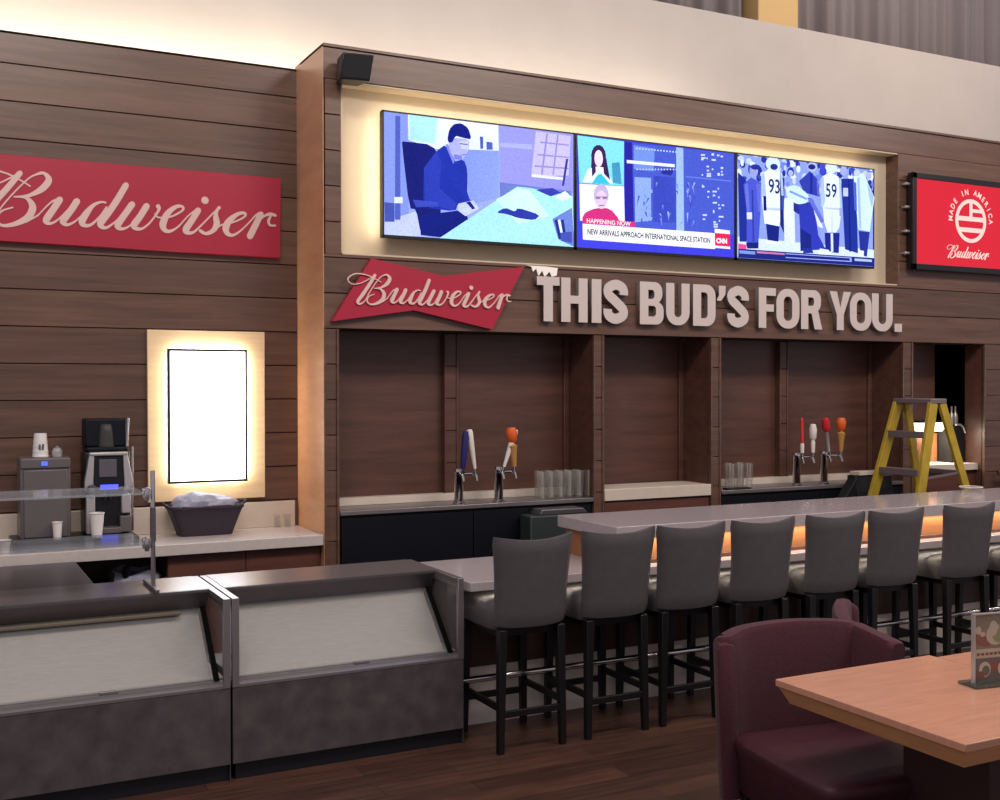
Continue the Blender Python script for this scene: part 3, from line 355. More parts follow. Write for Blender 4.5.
FOOTBALL_PICTURE=[[[140,160,236],[[0.0,0.0],[0.0,1.0],[1.0,1.0],[1.0,0.0]]],[[220,230,252],[[0.419,0.845],[0.411,0.824],[0.392,0.816],[0.377,0.829],[0.376,0.852],[0.391,0.868],[0.41,0.865]]],[[40,50,150],[[0.246,0.928],[0.237,0.892],[0.214,0.881],[0.195,0.903],[0.195,0.941],[0.213,0.967],[0.235,0.961]]],[[110,130,225],[[0.404,0.905],[0.399,0.881],[0.387,0.874],[0.376,0.889],[0.376,0.914],[0.386,0.931],[0.398,0.927]]],[[40,50,150],[[0.021,0.969],[0.015,0.942],[0.001,0.934],[0.0,0.935],[0.0,0.999],[0.014,0.995]]],[[220,230,252],[[0.845,0.906],[0.837,0.888],[0.819,0.882],[0.804,0.892],[0.804,0.911],[0.818,0.924],[0.836,0.922]]],[[110,130,225],[[0.082,0.731],[0.075,0.71],[0.058,0.703],[0.044,0.715],[0.044,0.738],[0.057,0.754],[0.074,0.751]]],[[190,205,250],[[0.102,0.948],[0.094,0.922],[0.077,0.914],[0.063,0.929],[0.062,0.956],[0.076,0.975],[0.094,0.971]]],[[190,205,250],[[0.603,1.0],[0.601,0.991],[0.591,0.985],[0.584,0.996],[0.584,1.0]]],[[40,50,150],[[0.059,0.905],[0.052,0.878],[0.034,0.87],[0.019,0.886],[0.019,0.914],[0.033,0.934],[0.051,0.93]]],[[40,50,150],[[0.976,0.95],[0.971,0.918],[0.958,0.908],[0.948,0.929],[0.947,0.964],[0.957,0.987],[0.97,0.981]]],[[60,75,190],[[0.21,0.738],[0.206,0.722],[0.196,0.718],[0.187,0.727],[0.187,0.743],[0.195,0.754],[0.205,0.752]]],[[190,205,250],[[1.0,0.907],[0.991,0.903],[0.975,0.921],[0.974,0.954],[0.99,0.976],[1.0,0.974]]],[[60,75,190],[[0.977,0.76],[0.97,0.728],[0.953,0.719],[0.939,0.738],[0.938,0.772],[0.952,0.794],[0.969,0.789]]],[[40,50,150],[[0.736,0.86],[0.73,0.84],[0.715,0.834],[0.703,0.845],[0.703,0.866],[0.715,0.88],[0.729,0.877]]],[[220,230,252],[[0.301,0.872],[0.296,0.837],[0.286,0.827],[0.277,0.85],[0.276,0.888],[0.284,0.912],[0.295,0.905]]],[[110,130,225],[[0.27,0.908],[0.261,0.886],[0.24,0.878],[0.223,0.891],[0.223,0.914],[0.239,0.931],[0.26,0.928]]],[[60,75,190],[[0.391,0.898],[0.386,0.868],[0.374,0.859],[0.363,0.878],[0.363,0.911],[0.372,0.932],[0.385,0.927]]],[[60,75,190],[[0.308,0.786],[0.304,0.752],[0.293,0.743],[0.284,0.765],[0.283,0.802],[0.292,0.826],[0.302,0.819]]],[[40,50,150],[[0.83,0.958],[0.827,0.922],[0.818,0.912],[0.811,0.936],[0.81,0.975],[0.817,1.0],[0.818,1.0],[0.826,0.993]]],[[220,230,252],[[0.553,0.759],[0.543,0.727],[0.52,0.717],[0.501,0.735],[0.5,0.769],[0.519,0.792],[0.542,0.787]]],[[220,230,252],[[0.941,0.741],[0.935,0.723],[0.921,0.717],[0.91,0.727],[0.91,0.747],[0.921,0.76],[0.934,0.758]]],[[220,230,252],[[0.533,1.0],[0.541,0.971],[0.533,0.935],[0.516,0.924],[0.501,0.947],[0.501,0.986],[0.508,1.0]]],[[220,230,252],[[0.316,0.83],[0.308,0.815],[0.291,0.81],[0.277,0.818],[0.277,0.833],[0.291,0.845],[0.308,0.844]]],[[40,50,150],[[0.639,0.95],[0.634,0.915],[0.621,0.905],[0.61,0.927],[0.609,0.966],[0.619,0.991],[0.633,0.985]]],[[60,75,190],[[0.643,0.926],[0.633,0.89],[0.612,0.879],[0.594,0.901],[0.593,0.939],[0.61,0.965],[0.632,0.96]]],[[60,75,190],[[0.905,0.828],[0.897,0.801],[0.88,0.792],[0.865,0.808],[0.865,0.837],[0.879,0.857],[0.897,0.853]]],[[60,75,190],[[1.0,0.933],[1.0,0.91],[0.999,0.907],[0.988,0.902],[0.979,0.911],[0.978,0.927],[0.987,0.938],[0.999,0.936]]],[[190,205,250],[[0.522,0.774],[0.519,0.744],[0.51,0.736],[0.502,0.756],[0.502,0.788],[0.509,0.809],[0.518,0.803]]],[[190,205,250],[[0.348,0.844],[0.34,0.827],[0.322,0.821],[0.307,0.83],[0.307,0.848],[0.321,0.861],[0.34,0.859]]],[[40,50,150],[[1.0,0.789],[1.0,0.76],[1.0,0.76],[0.978,0.753],[0.961,0.762],[0.961,0.779],[0.978,0.791],[0.999,0.79]]],[[60,75,190],[[0.24,0.944],[0.231,0.906],[0.21,0.895],[0.193,0.918],[0.192,0.958],[0.208,0.985],[0.23,0.979]]],[[190,205,250],[[0.02,0.814],[0.014,0.779],[0.001,0.769],[0.0,0.771],[0.0,0.854],[-0.0,0.854],[0.013,0.847]]],[[110,130,225],[[0.771,0.78],[0.762,0.75],[0.74,0.74],[0.723,0.758],[0.722,0.79],[0.739,0.811],[0.761,0.807]]],[[220,230,252],[[0.409,1.0],[0.418,0.976],[0.408,0.943],[0.385,0.933],[0.367,0.952],[0.366,0.987],[0.376,1.0]]],[[110,130,225],[[0.885,0.939],[0.876,0.908],[0.856,0.898],[0.839,0.917],[0.839,0.95],[0.855,0.974],[0.876,0.969]]],[[60,75,190],[[0.444,0.974],[0.438,0.95],[0.422,0.942],[0.41,0.957],[0.409,0.983],[0.42,1.0],[0.425,1.0],[0.437,0.997]]],[[220,230,252],[[1.0,0.936],[1.0,0.923],[0.992,0.893],[0.969,0.881],[0.95,0.904],[0.949,0.944],[0.967,0.971],[0.991,0.965]]],[[190,205,250],[[0.415,0.798],[0.41,0.772],[0.398,0.764],[0.388,0.781],[0.388,0.809],[0.397,0.828],[0.409,0.823]]],[[110,130,225],[[0.042,0.946],[0.035,0.916],[0.017,0.907],[0.002,0.925],[0.002,0.956],[0.016,0.977],[0.034,0.973]]],[[190,205,250],[[0.625,0.933],[0.618,0.902],[0.6,0.893],[0.586,0.912],[0.585,0.945],[0.599,0.968],[0.617,0.963]]],[[190,205,250],[[0.961,0.954],[0.952,0.927],[0.93,0.918],[0.912,0.934],[0.911,0.962],[0.929,0.982],[0.951,0.978]]],[[220,230,252],[[0.123,0.923],[0.116,0.904],[0.1,0.897],[0.087,0.908],[0.086,0.928],[0.099,0.942],[0.116,0.94]]],[[60,75,190],[[0.096,0.868],[0.093,0.831],[0.083,0.821],[0.075,0.845],[0.074,0.885],[0.081,0.911],[0.091,0.903]]],[[190,205,250],[[0.312,0.855],[0.303,0.839],[0.281,0.833],[0.264,0.841],[0.263,0.857],[0.281,0.87],[0.302,0.869]]],[[60,75,190],[[0.86,1.0],[0.867,0.976],[0.859,0.942],[0.839,0.932],[0.823,0.952],[0.822,0.989],[0.829,1.0]]],[[40,50,150],[[0.685,0.948],[0.679,0.926],[0.666,0.92],[0.655,0.933],[0.655,0.956],[0.665,0.972],[0.679,0.969]]],[[110,130,225],[[1.0,0.825],[0.981,0.819],[0.962,0.829],[0.962,0.848],[0.981,0.862],[1.0,0.861]]],[[60,75,190],[[0.771,1.0],[0.766,0.985],[0.743,0.975],[0.725,0.993],[0.725,1.0]]],[[110,130,225],[[0.999,1.0],[0.995,0.984],[0.976,0.974],[0.96,0.993],[0.96,1.0]]],[[190,205,250],[[0.864,1.0],[0.864,1.0],[0.855,0.975],[0.835,0.967],[0.818,0.981],[0.817,1.0]]],[[110,130,225],[[0.61,0.877],[0.604,0.845],[0.591,0.835],[0.579,0.855],[0.578,0.89],[0.589,0.913],[0.603,0.907]]],[[60,75,190],[[0.851,0.796],[0.847,0.773],[0.835,0.766],[0.826,0.78],[0.826,0.805],[0.835,0.821],[0.846,0.817]]],[[190,205,250],[[0.312,0.917],[0.302,0.887],[0.28,0.877],[0.262,0.895],[0.262,0.927],[0.279,0.95],[0.301,0.945]]],[[60,75,190],[[0.4,0.865],[0.39,0.846],[0.368,0.839],[0.35,0.849],[0.35,0.869],[0.367,0.883],[0.39,0.882]]],[[190,205,250],[[0.351,0.727],[0.347,0.711],[0.338,0.706],[0.331,0.716],[0.331,0.734],[0.338,0.746],[0.346,0.743]]],[[110,130,225],[[0.314,0.818],[0.304,0.792],[0.282,0.783],[0.264,0.798],[0.264,0.826],[0.281,0.845],[0.303,0.842]]],[[220,230,252],[[0.045,0.932],[0.041,0.895],[0.03,0.884],[0.021,0.908],[0.021,0.949],[0.029,0.975],[0.039,0.968]]],[[60,75,190],[[0.627,0.921],[0.62,0.904],[0.605,0.898],[0.593,0.908],[0.593,0.926],[0.605,0.939],[0.62,0.937]]],[[220,230,252],[[0.037,0.788],[0.032,0.766],[0.021,0.76],[0.012,0.773],[0.011,0.796],[0.02,0.812],[0.031,0.808]]],[[60,75,190],[[0.604,1.0],[0.6,0.975],[0.584,0.964],[0.571,0.988],[0.571,1.0]]],[[40,50,150],[[0.531,0.973],[0.526,0.951],[0.514,0.944],[0.504,0.957],[0.503,0.981],[0.513,0.997],[0.525,0.993]]],[[220,230,252],[[0.03,0.825],[0.024,0.793],[0.01,0.783],[0.0,0.8],[0.0,0.846],[0.008,0.863],[0.023,0.856]]],[[190,205,250],[[0.141,1.0],[0.139,0.993],[0.122,0.986],[0.108,0.998],[0.108,1.0]]],[[110,130,225],[[0.749,0.863],[0.744,0.84],[0.733,0.834],[0.724,0.848],[0.723,0.872],[0.732,0.888],[0.743,0.884]]],[[40,50,150],[[0.696,0.863],[0.687,0.842],[0.664,0.835],[0.646,0.846],[0.646,0.868],[0.663,0.884],[0.686,0.882]]],[[40,50,150],[[0.337,0.863],[0.333,0.835],[0.323,0.827],[0.314,0.845],[0.313,0.875],[0.322,0.894],[0.332,0.889]]],[[60,75,190],[[0.864,0.877],[0.86,0.848],[0.85,0.84],[0.842,0.859],[0.841,0.89],[0.849,0.911],[0.859,0.905]]],[[40,50,150],[[0.199,1.0],[0.206,0.978],[0.198,0.95],[0.18,0.941],[0.165,0.958],[0.164,0.988],[0.173,1.0]]],[[60,75,190],[[0.067,0.778],[0.059,0.763],[0.04,0.757],[0.025,0.765],[0.025,0.781],[0.04,0.792],[0.058,0.791]]],[[190,205,250],[[0.848,0.984],[0.843,0.969],[0.83,0.964],[0.82,0.973],[0.82,0.989],[0.83,1.0],[0.842,0.998]]],[[190,205,250],[[0.489,0.764],[0.481,0.731],[0.464,0.722],[0.449,0.741],[0.448,0.776],[0.462,0.8],[0.48,0.794]]],[[60,75,190],[[0.547,0.799],[0.538,0.777],[0.517,0.77],[0.499,0.782],[0.499,0.804],[0.516,0.82],[0.537,0.818]]],[[40,50,150],[[0.42,1.0],[0.418,0.991],[0.401,0.98],[0.388,1.0]]],[[60,75,190],[[0.372,0.967],[0.364,0.934],[0.344,0.923],[0.327,0.943],[0.327,0.979],[0.34,1.0],[0.355,1.0],[0.363,0.998]]],[[190,205,250],[[0.046,0.966],[0.038,0.947],[0.018,0.94],[0.002,0.95],[0.001,0.97],[0.017,0.984],[0.037,0.982]]],[[60,75,190],[[0.932,0.745],[0.928,0.731],[0.919,0.726],[0.912,0.735],[0.912,0.75],[0.919,0.76],[0.928,0.758]]],[[220,230,252],[[0.292,0.868],[0.288,0.842],[0.279,0.835],[0.272,0.852],[0.271,0.88],[0.278,0.899],[0.288,0.894]]],[[190,205,250],[[0.338,1.0],[0.345,0.976],[0.339,0.949],[0.323,0.94],[0.31,0.957],[0.309,0.986],[0.318,1.0]]],[[220,230,252],[[0.706,1.0],[0.699,0.975],[0.676,0.963],[0.658,0.985],[0.658,1.0]]],[[40,50,150],[[0.984,0.871],[0.979,0.85],[0.965,0.843],[0.954,0.856],[0.953,0.878],[0.964,0.894],[0.978,0.891]]],[[40,50,150],[[0.587,1.0],[0.588,0.992],[0.585,0.955],[0.575,0.945],[0.567,0.969],[0.567,1.0]]],[[40,50,150],[[0.17,0.794],[0.162,0.761],[0.145,0.751],[0.13,0.771],[0.13,0.806],[0.144,0.83],[0.161,0.824]]],[[190,205,250],[[0.606,0.734],[0.6,0.707],[0.583,0.698],[0.57,0.715],[0.57,0.744],[0.582,0.763],[0.599,0.759]]],[[190,205,250],[[0.265,0.838],[0.255,0.8],[0.233,0.788],[0.214,0.811],[0.214,0.852],[0.231,0.88],[0.254,0.873]]],[[40,50,150],[[0.576,1.0],[0.565,0.996],[0.56,1.0]]],[[40,50,150],[[0.989,0.821],[0.979,0.795],[0.956,0.786],[0.937,0.801],[0.936,0.828],[0.955,0.847],[0.978,0.844]]],[[110,130,225],[[0.348,0.936],[0.338,0.901],[0.316,0.89],[0.298,0.911],[0.297,0.948],[0.315,0.973],[0.337,0.968]]],[[40,50,150],[[0.716,0.865],[0.71,0.842],[0.697,0.835],[0.687,0.849],[0.686,0.874],[0.697,0.891],[0.71,0.887]]],[[190,205,250],[[0.68,0.933],[0.671,0.911],[0.651,0.903],[0.635,0.916],[0.634,0.939],[0.65,0.956],[0.671,0.953]]],[[60,75,190],[[0.859,0.977],[0.848,0.955],[0.825,0.947],[0.806,0.959],[0.806,0.982],[0.824,0.999],[0.848,0.997]]],[[60,75,190],[[0.531,1.0],[0.526,0.984],[0.505,0.974],[0.487,0.992],[0.487,1.0]]],[[110,130,225],[[0.197,0.749],[0.188,0.725],[0.166,0.717],[0.147,0.73],[0.147,0.755],[0.165,0.773],[0.187,0.77]]],[[220,230,252],[[0.246,0.892],[0.241,0.876],[0.228,0.871],[0.218,0.88],[0.218,0.897],[0.228,0.909],[0.24,0.907]]],[[60,75,190],[[0.803,1.0],[0.797,0.977],[0.782,0.97],[0.77,0.984],[0.77,1.0]]],[[60,75,190],[[0.175,0.819],[0.168,0.782],[0.152,0.771],[0.138,0.794],[0.137,0.834],[0.15,0.861],[0.167,0.854]]],[[190,205,250],[[0.342,0.92],[0.339,0.897],[0.33,0.891],[0.323,0.905],[0.323,0.929],[0.329,0.945],[0.338,0.941]]],[[220,230,252],[[0.772,0.853],[0.766,0.825],[0.752,0.817],[0.741,0.834],[0.741,0.865],[0.751,0.885],[0.765,0.88]]],[[190,205,250],[[0.554,1.0],[0.554,1.0],[0.55,0.977],[0.54,0.97],[0.532,0.985],[0.531,1.0]]],[[110,130,225],[[0.206,1.0],[0.206,1.0],[0.196,0.995],[0.192,1.0]]],[[220,230,252],[[0.443,0.921],[0.437,0.891],[0.424,0.882],[0.413,0.901],[0.413,0.933],[0.423,0.955],[0.436,0.949]]],[[60,75,190],[[0.913,0.909],[0.904,0.887],[0.884,0.879],[0.867,0.892],[0.866,0.916],[0.883,0.933],[0.904,0.93]]],[[60,75,190],[[0.388,0.873],[0.38,0.848],[0.361,0.84],[0.346,0.854],[0.345,0.88],[0.36,0.899],[0.379,0.895]]],[[40,50,150],[[0.739,0.76],[0.73,0.742],[0.709,0.735],[0.691,0.745],[0.691,0.764],[0.708,0.778],[0.73,0.776]]],[[40,50,150],[[0.425,1.0],[0.426,0.989],[0.423,0.954],[0.414,0.945],[0.407,0.967],[0.406,1.0]]],[[190,205,250],[[0.644,0.823],[0.637,0.79],[0.619,0.78],[0.605,0.8],[0.604,0.836],[0.618,0.86],[0.636,0.854]]],[[220,230,252],[[0.239,0.869],[0.233,0.842],[0.218,0.834],[0.206,0.851],[0.205,0.879],[0.217,0.898],[0.232,0.894]]],[[60,75,190],[[0.685,0.878],[0.676,0.853],[0.655,0.845],[0.637,0.859],[0.637,0.886],[0.654,0.904],[0.675,0.901]]],[[110,130,225],[[0.363,0.758],[0.358,0.736],[0.347,0.73],[0.338,0.743],[0.337,0.767],[0.346,0.782],[0.357,0.778]]],[[40,50,150],[[0.169,0.863],[0.16,0.825],[0.139,0.814],[0.121,0.837],[0.12,0.877],[0.137,0.904],[0.159,0.898]]],[[190,205,250],[[0.502,0.846],[0.493,0.809],[0.47,0.798],[0.451,0.82],[0.451,0.859],[0.468,0.886],[0.491,0.88]]],[[40,50,150],[[0.761,0.924],[0.752,0.886],[0.731,0.875],[0.714,0.898],[0.714,0.938],[0.73,0.965],[0.751,0.959]]],[[220,230,252],[[0.986,1.0],[0.985,0.992],[0.972,0.984],[0.963,1.0]]],[[190,205,250],[[0.202,0.831],[0.193,0.806],[0.173,0.797],[0.156,0.812],[0.156,0.838],[0.172,0.857],[0.193,0.854]]],[[190,205,250],[[0.692,0.853],[0.688,0.819],[0.679,0.81],[0.671,0.832],[0.671,0.869],[0.678,0.892],[0.687,0.885]]],[[110,130,225],[[0.785,1.0],[0.791,0.983],[0.782,0.955],[0.761,0.946],[0.743,0.962],[0.743,0.993],[0.749,1.0]]],[[60,75,190],[[0.27,1.0],[0.268,0.992],[0.259,0.987],[0.252,0.997],[0.252,1.0]]],[[220,230,252],[[0.755,0.956],[0.746,0.94],[0.725,0.934],[0.709,0.942],[0.708,0.958],[0.725,0.971],[0.745,0.97]]],[[60,75,190],[[0.62,1.0],[0.63,0.977],[0.621,0.95],[0.6,0.941],[0.582,0.956],[0.582,0.985],[0.595,1.0]]],[[40,50,150],[[0.201,0.737],[0.195,0.714],[0.179,0.707],[0.167,0.721],[0.167,0.744],[0.178,0.761],[0.194,0.757]]],[[110,130,225],[[0.588,0.852],[0.58,0.821],[0.562,0.812],[0.547,0.83],[0.546,0.864],[0.561,0.886],[0.579,0.881]]],[[206,222,250],[[0.0,0.203],[1.0,0.173],[1.0,0.052],[0.0,0.019]]],[[35,48,150],[[-0.0,0.822],[0.055,0.762],[0.066,0.16],[0.012,0.155]]],[[72,84,204],[[0.038,0.71],[0.091,0.787],[0.159,0.741],[0.156,0.438],[0.142,0.151],[0.061,0.118],[0.061,0.444]]],[[150,160,228],[[0.139,0.857],[0.136,0.83],[0.129,0.808],[0.117,0.795],[0.104,0.793],[0.092,0.803],[0.084,0.823],[0.08,0.849],[0.083,0.876],[0.091,0.898],[0.102,0.911],[0.115,0.913],[0.127,0.902],[0.136,0.882]]],[[40,50,150],[[0.154,0.896],[0.151,0.883],[0.142,0.873],[0.128,0.866],[0.113,0.864],[0.099,0.868],[0.089,0.876],[0.086,0.887],[0.089,0.899],[0.098,0.909],[0.112,0.916],[0.127,0.918],[0.141,0.915],[0.15,0.907]]],[[210,215,248],[[0.061,0.444],[0.097,0.448],[0.099,0.381],[0.062,0.377]]],[[228,242,255],[[0.161,0.834],[0.224,0.888],[0.305,0.852],[0.317,0.642],[0.289,0.335],[0.185,0.349],[0.166,0.591]]],[[206,226,252],[[0.294,0.947],[0.29,0.916],[0.276,0.889],[0.256,0.873],[0.233,0.87],[0.212,0.881],[0.197,0.904],[0.191,0.934],[0.196,0.965],[0.21,0.992],[0.22,1.0],[0.274,1.0],[0.274,1.0],[0.289,0.977]]],[[40,50,140],[[0.278,0.916],[0.275,0.903],[0.268,0.891],[0.257,0.884],[0.245,0.883],[0.234,0.887],[0.227,0.897],[0.224,0.909],[0.226,0.923],[0.233,0.935],[0.244,0.942],[0.256,0.943],[0.267,0.939],[0.275,0.929]]],[[28,38,128],[[0.194,0.35],[0.289,0.335],[0.283,0.183],[0.206,0.192]]],[[30,40,130],[[0.292,0.859],[0.324,0.812],[0.327,0.255],[0.295,0.353]]],[[216,226,252],[[0.318,0.609],[0.395,0.652],[0.403,0.179],[0.325,0.187]]],[[40,50,150],[[0.388,0.702],[0.452,0.573],[0.429,0.469],[0.391,0.499]]],[[50,62,172],[[0.43,0.8],[0.509,0.912],[0.563,0.842],[0.582,0.665],[0.463,0.694]]],[[170,180,235],[[0.562,0.961],[0.559,0.939],[0.549,0.92],[0.535,0.908],[0.52,0.906],[0.506,0.914],[0.496,0.931],[0.492,0.952],[0.495,0.975],[0.504,0.994],[0.512,1.0],[0.546,1.0],[0.548,0.999],[0.558,0.983]]],[[30,40,130],[[0.551,0.96],[0.548,0.948],[0.541,0.937],[0.53,0.931],[0.517,0.929],[0.506,0.933],[0.498,0.941],[0.496,0.953],[0.498,0.965],[0.506,0.975],[0.516,0.982],[0.529,0.984],[0.54,0.98],[0.548,0.971]]],[[204,232,246],[[0.351,0.736],[0.396,0.757],[0.431,0.744],[0.488,0.685],[0.503,0.65],[0.493,0.606],[0.474,0.586],[0.43,0.571],[0.4,0.578],[0.355,0.616],[0.339,0.648],[0.336,0.709]]],[[48,58,180],[[0.427,0.562],[0.539,0.621],[0.572,0.281],[0.628,0.143],[0.448,0.107]]],[[30,40,130],[[0.437,0.335],[0.519,0.276],[0.522,0.115],[0.441,0.107]]],[[216,226,252],[[0.534,0.549],[0.578,0.52],[0.606,0.353],[0.568,0.366]]],[[100,110,210],[[0.488,0.646],[0.526,0.642],[0.617,0.422],[0.592,0.402]]],[[222,240,255],[[0.602,0.872],[0.645,0.912],[0.675,0.916],[0.723,0.887],[0.74,0.815],[0.746,0.627],[0.743,0.517],[0.729,0.371],[0.704,0.321],[0.642,0.314],[0.615,0.421],[0.594,0.749]]],[[210,228,252],[[0.712,0.974],[0.708,0.949],[0.695,0.929],[0.677,0.916],[0.657,0.913],[0.639,0.921],[0.626,0.939],[0.621,0.962],[0.625,0.986],[0.633,1.0],[0.705,1.0],[0.707,0.997]]],[[60,70,200],[[0.633,0.928],[0.63,0.908],[0.623,0.892],[0.612,0.882],[0.6,0.88],[0.589,0.887],[0.581,0.902],[0.578,0.921],[0.58,0.94],[0.587,0.957],[0.598,0.966],[0.611,0.968],[0.622,0.961],[0.63,0.946]]],[[34,40,140],[[0.619,0.307],[0.732,0.319],[0.726,0.113],[0.625,0.117]]],[[206,222,250],[[0.664,0.308],[0.682,0.31],[0.685,0.123],[0.667,0.121]]],[[34,50,150],[[0.742,0.873],[0.857,0.887],[0.873,0.125],[0.773,0.157]]],[[160,170,230],[[0.788,0.956],[0.786,0.935],[0.778,0.917],[0.767,0.906],[0.755,0.905],[0.743,0.913],[0.735,0.928],[0.732,0.949],[0.735,0.97],[0.742,0.988],[0.753,0.998],[0.766,1.0],[0.777,0.992],[0.785,0.976]]],[[190,200,240],[[0.757,0.78],[0.795,0.785],[0.796,0.699],[0.758,0.695]]],[[206,232,246],[[0.837,0.91],[0.913,0.958],[1.0,0.718],[1.0,0.705],[0.964,0.357],[0.874,0.373]]],[[40,52,152],[[0.878,0.357],[0.964,0.354],[0.942,0.097],[0.891,0.109]]],[[225,235,255],[[0.881,0.16],[0.919,0.155],[0.917,0.095],[0.882,0.1]]],[[225,235,255],[[0.584,0.147],[0.653,0.137],[0.635,0.075],[0.573,0.086]]],[[170,190,245],[[0.161,0.834],[0.182,0.845],[0.194,0.628],[0.18,0.592],[0.165,0.607]]],[[170,190,245],[[0.292,0.851],[0.309,0.844],[0.319,0.643],[0.303,0.624]]],[[190,205,248],[[0.182,0.508],[0.292,0.513],[0.29,0.487],[0.182,0.483]]],[[24,30,110],[[0.174,0.617],[0.194,0.619],[0.197,0.477],[0.176,0.474]]],[[60,70,170],[[0.302,0.641],[0.322,0.634],[0.32,0.491],[0.302,0.505]]],[[170,190,245],[[0.587,0.854],[0.61,0.873],[0.621,0.627],[0.605,0.557],[0.592,0.573]]],[[170,190,245],[[0.723,0.876],[0.739,0.871],[0.748,0.574],[0.734,0.538]]],[[150,160,225],[[0.728,0.571],[0.748,0.574],[0.75,0.488],[0.73,0.486]]],[[186,200,248],[[0.617,0.567],[0.728,0.571],[0.726,0.551],[0.618,0.547]]],[[200,215,250],[[0.666,0.53],[0.678,0.531],[0.679,0.318],[0.667,0.317]]],[[100,112,215],[[0.044,0.71],[0.066,0.726],[0.079,0.463],[0.061,0.444]]],[[50,60,170],[[0.091,0.666],[0.103,0.667],[0.112,0.165],[0.1,0.164]]],[[96,106,212],[[0.123,0.737],[0.156,0.727],[0.155,0.472],[0.139,0.453]]],[[30,36,120],[[0.054,0.151],[0.141,0.16],[0.14,0.101],[0.061,0.093]]],[[34,44,150],[[0.509,0.903],[0.529,0.889],[0.525,0.684],[0.506,0.682]]],[[90,100,205],[[0.555,0.832],[0.576,0.792],[0.58,0.674],[0.563,0.68]]],[[24,34,130],[[0.793,0.871],[0.802,0.872],[0.818,0.136],[0.805,0.135]]],[[80,95,200],[[0.832,0.858],[0.857,0.844],[0.863,0.553],[0.843,0.567]]],[[160,190,235],[[0.863,0.896],[0.882,0.907],[0.897,0.385],[0.879,0.383]]],[[160,190,235],[[0.94,0.872],[0.994,0.723],[0.98,0.6],[0.955,0.718]]],[[190,205,245],[[0.888,0.951],[0.885,0.934],[0.879,0.92],[0.868,0.912],[0.857,0.91],[0.847,0.916],[0.839,0.929],[0.837,0.945],[0.839,0.961],[0.846,0.976],[0.856,0.984],[0.867,0.986],[0.878,0.98],[0.885,0.967]]],[[170,180,235],[[0.975,0.936],[0.973,0.92],[0.967,0.906],[0.958,0.897],[0.948,0.896],[0.938,0.902],[0.932,0.914],[0.929,0.931],[0.931,0.947],[0.937,0.961],[0.946,0.97],[0.957,0.971],[0.966,0.965],[0.973,0.953]]],[[40,50,150],[[0.388,0.888],[0.386,0.87],[0.38,0.855],[0.372,0.846],[0.362,0.845],[0.353,0.852],[0.346,0.865],[0.344,0.882],[0.346,0.9],[0.352,0.915],[0.36,0.924],[0.37,0.926],[0.379,0.919],[0.386,0.905]]],[[170,180,235],[[0.384,0.871],[0.382,0.857],[0.378,0.846],[0.371,0.839],[0.363,0.838],[0.356,0.843],[0.351,0.853],[0.349,0.866],[0.351,0.88],[0.355,0.891],[0.362,0.898],[0.37,0.899],[0.377,0.894],[0.382,0.884]]],[[120,150,235],[[0.363,0.699],[0.488,0.637],[0.482,0.619],[0.357,0.678]]],[[40,50,150],[[0.46,0.134],[0.522,0.14],[0.535,0.094],[0.458,0.086]]],[[225,235,255],[[0.194,0.182],[0.286,0.183],[0.296,0.159],[0.194,0.154]]],[[225,235,255],[[0.616,0.124],[0.672,0.122],[0.673,0.088],[0.61,0.088]]],[[228,80,150],[[0.0,0.136],[0.055,0.129],[0.055,0.084],[0.0,0.086]]],[[34,40,128],[[0.0,0.0],[0.0,0.086],[1.0,0.087],[1.0,0.0]]],[[200,120,170],[[0.128,0.075],[0.324,0.073],[0.325,0.056],[0.129,0.055]]],[[150,170,240],[[0.331,0.073],[0.819,0.077],[0.819,0.068],[0.331,0.065]]],[[150,170,240],[[0.331,0.036],[0.819,0.041],[0.819,0.032],[0.331,0.028]]],[[150,170,240],[[0.806,0.075],[0.821,0.075],[0.822,0.032],[0.807,0.033]]],[[120,150,220],[[0.007,0.071],[0.116,0.07],[0.117,0.04],[0.008,0.041]]],[[170,190,240],[[0.844,0.07],[0.978,0.07],[0.979,0.046],[0.845,0.045]]]]
# ------------------------------------------------------------------ camera
F = 1108.0
def camera():
    yaw, pitch, roll = .4741, .0117, -.0012
    f = Vector((math.sin(yaw), math.cos(yaw), 0)); r = Vector((math.cos(yaw), -math.sin(yaw), 0)); u = Vector((0, 0, 1))
    f2 = f*math.cos(pitch) - u*math.sin(pitch); u2 = u*math.cos(pitch) + f*math.sin(pitch)
    r3 = r*math.cos(roll) + u2*math.sin(roll); u3 = u2*math.cos(roll) - r*math.sin(roll)
    cd = bpy.data.cameras.new('camera'); cd.sensor_width = 36; cd.lens = F / 1000 * 36; cd.clip_start = .05
    c = bpy.data.objects.new('camera', cd); COL.objects.link(c)
    m = Matrix((r3, u3, -f2)).transposed().to_4x4(); m.translation = (0, 0, 1.9)
    c.matrix_world = m
    S.camera = c
camera()

YF, YL, XL = 7.0, 7.583, 2.295      # bar facade plane, set-back left wall plane, left end of the facade
HDR, TOP = 2.287, 4.152
P0, PH = PLK

# ------------------------------------------------------------------ setting
b = B(); box(b, -6, 13, -4, 10, -.06, 0); struct(obj('floor', b, M['floor']))

def planks(bm, x0, x1, z0, z1, y, t=.02, gap=.006):
    k = math.floor((z0 - P0) / PH + 1e-6)
    while P0 + k*PH < z1 - 1e-6:
        a, c = max(z0, P0 + k*PH + gap/2), min(z1, P0 + (k+1)*PH - gap/2)
        if c - a > .004: box(bm, x0, x1, y, y + t, a, c)
        k += 1

b = B(); planks(b, -4, XL, 0, 4.128, YL)
box(b, -4, XL, YL + .018, YL + .2, 0, 4.12, 1); box(b, -4, XL, YL, YL + .2, 4.112, 4.13)
struct(obj('wall_left', b, [M['wood'], M['gap']], bevel=.002, seg=1))

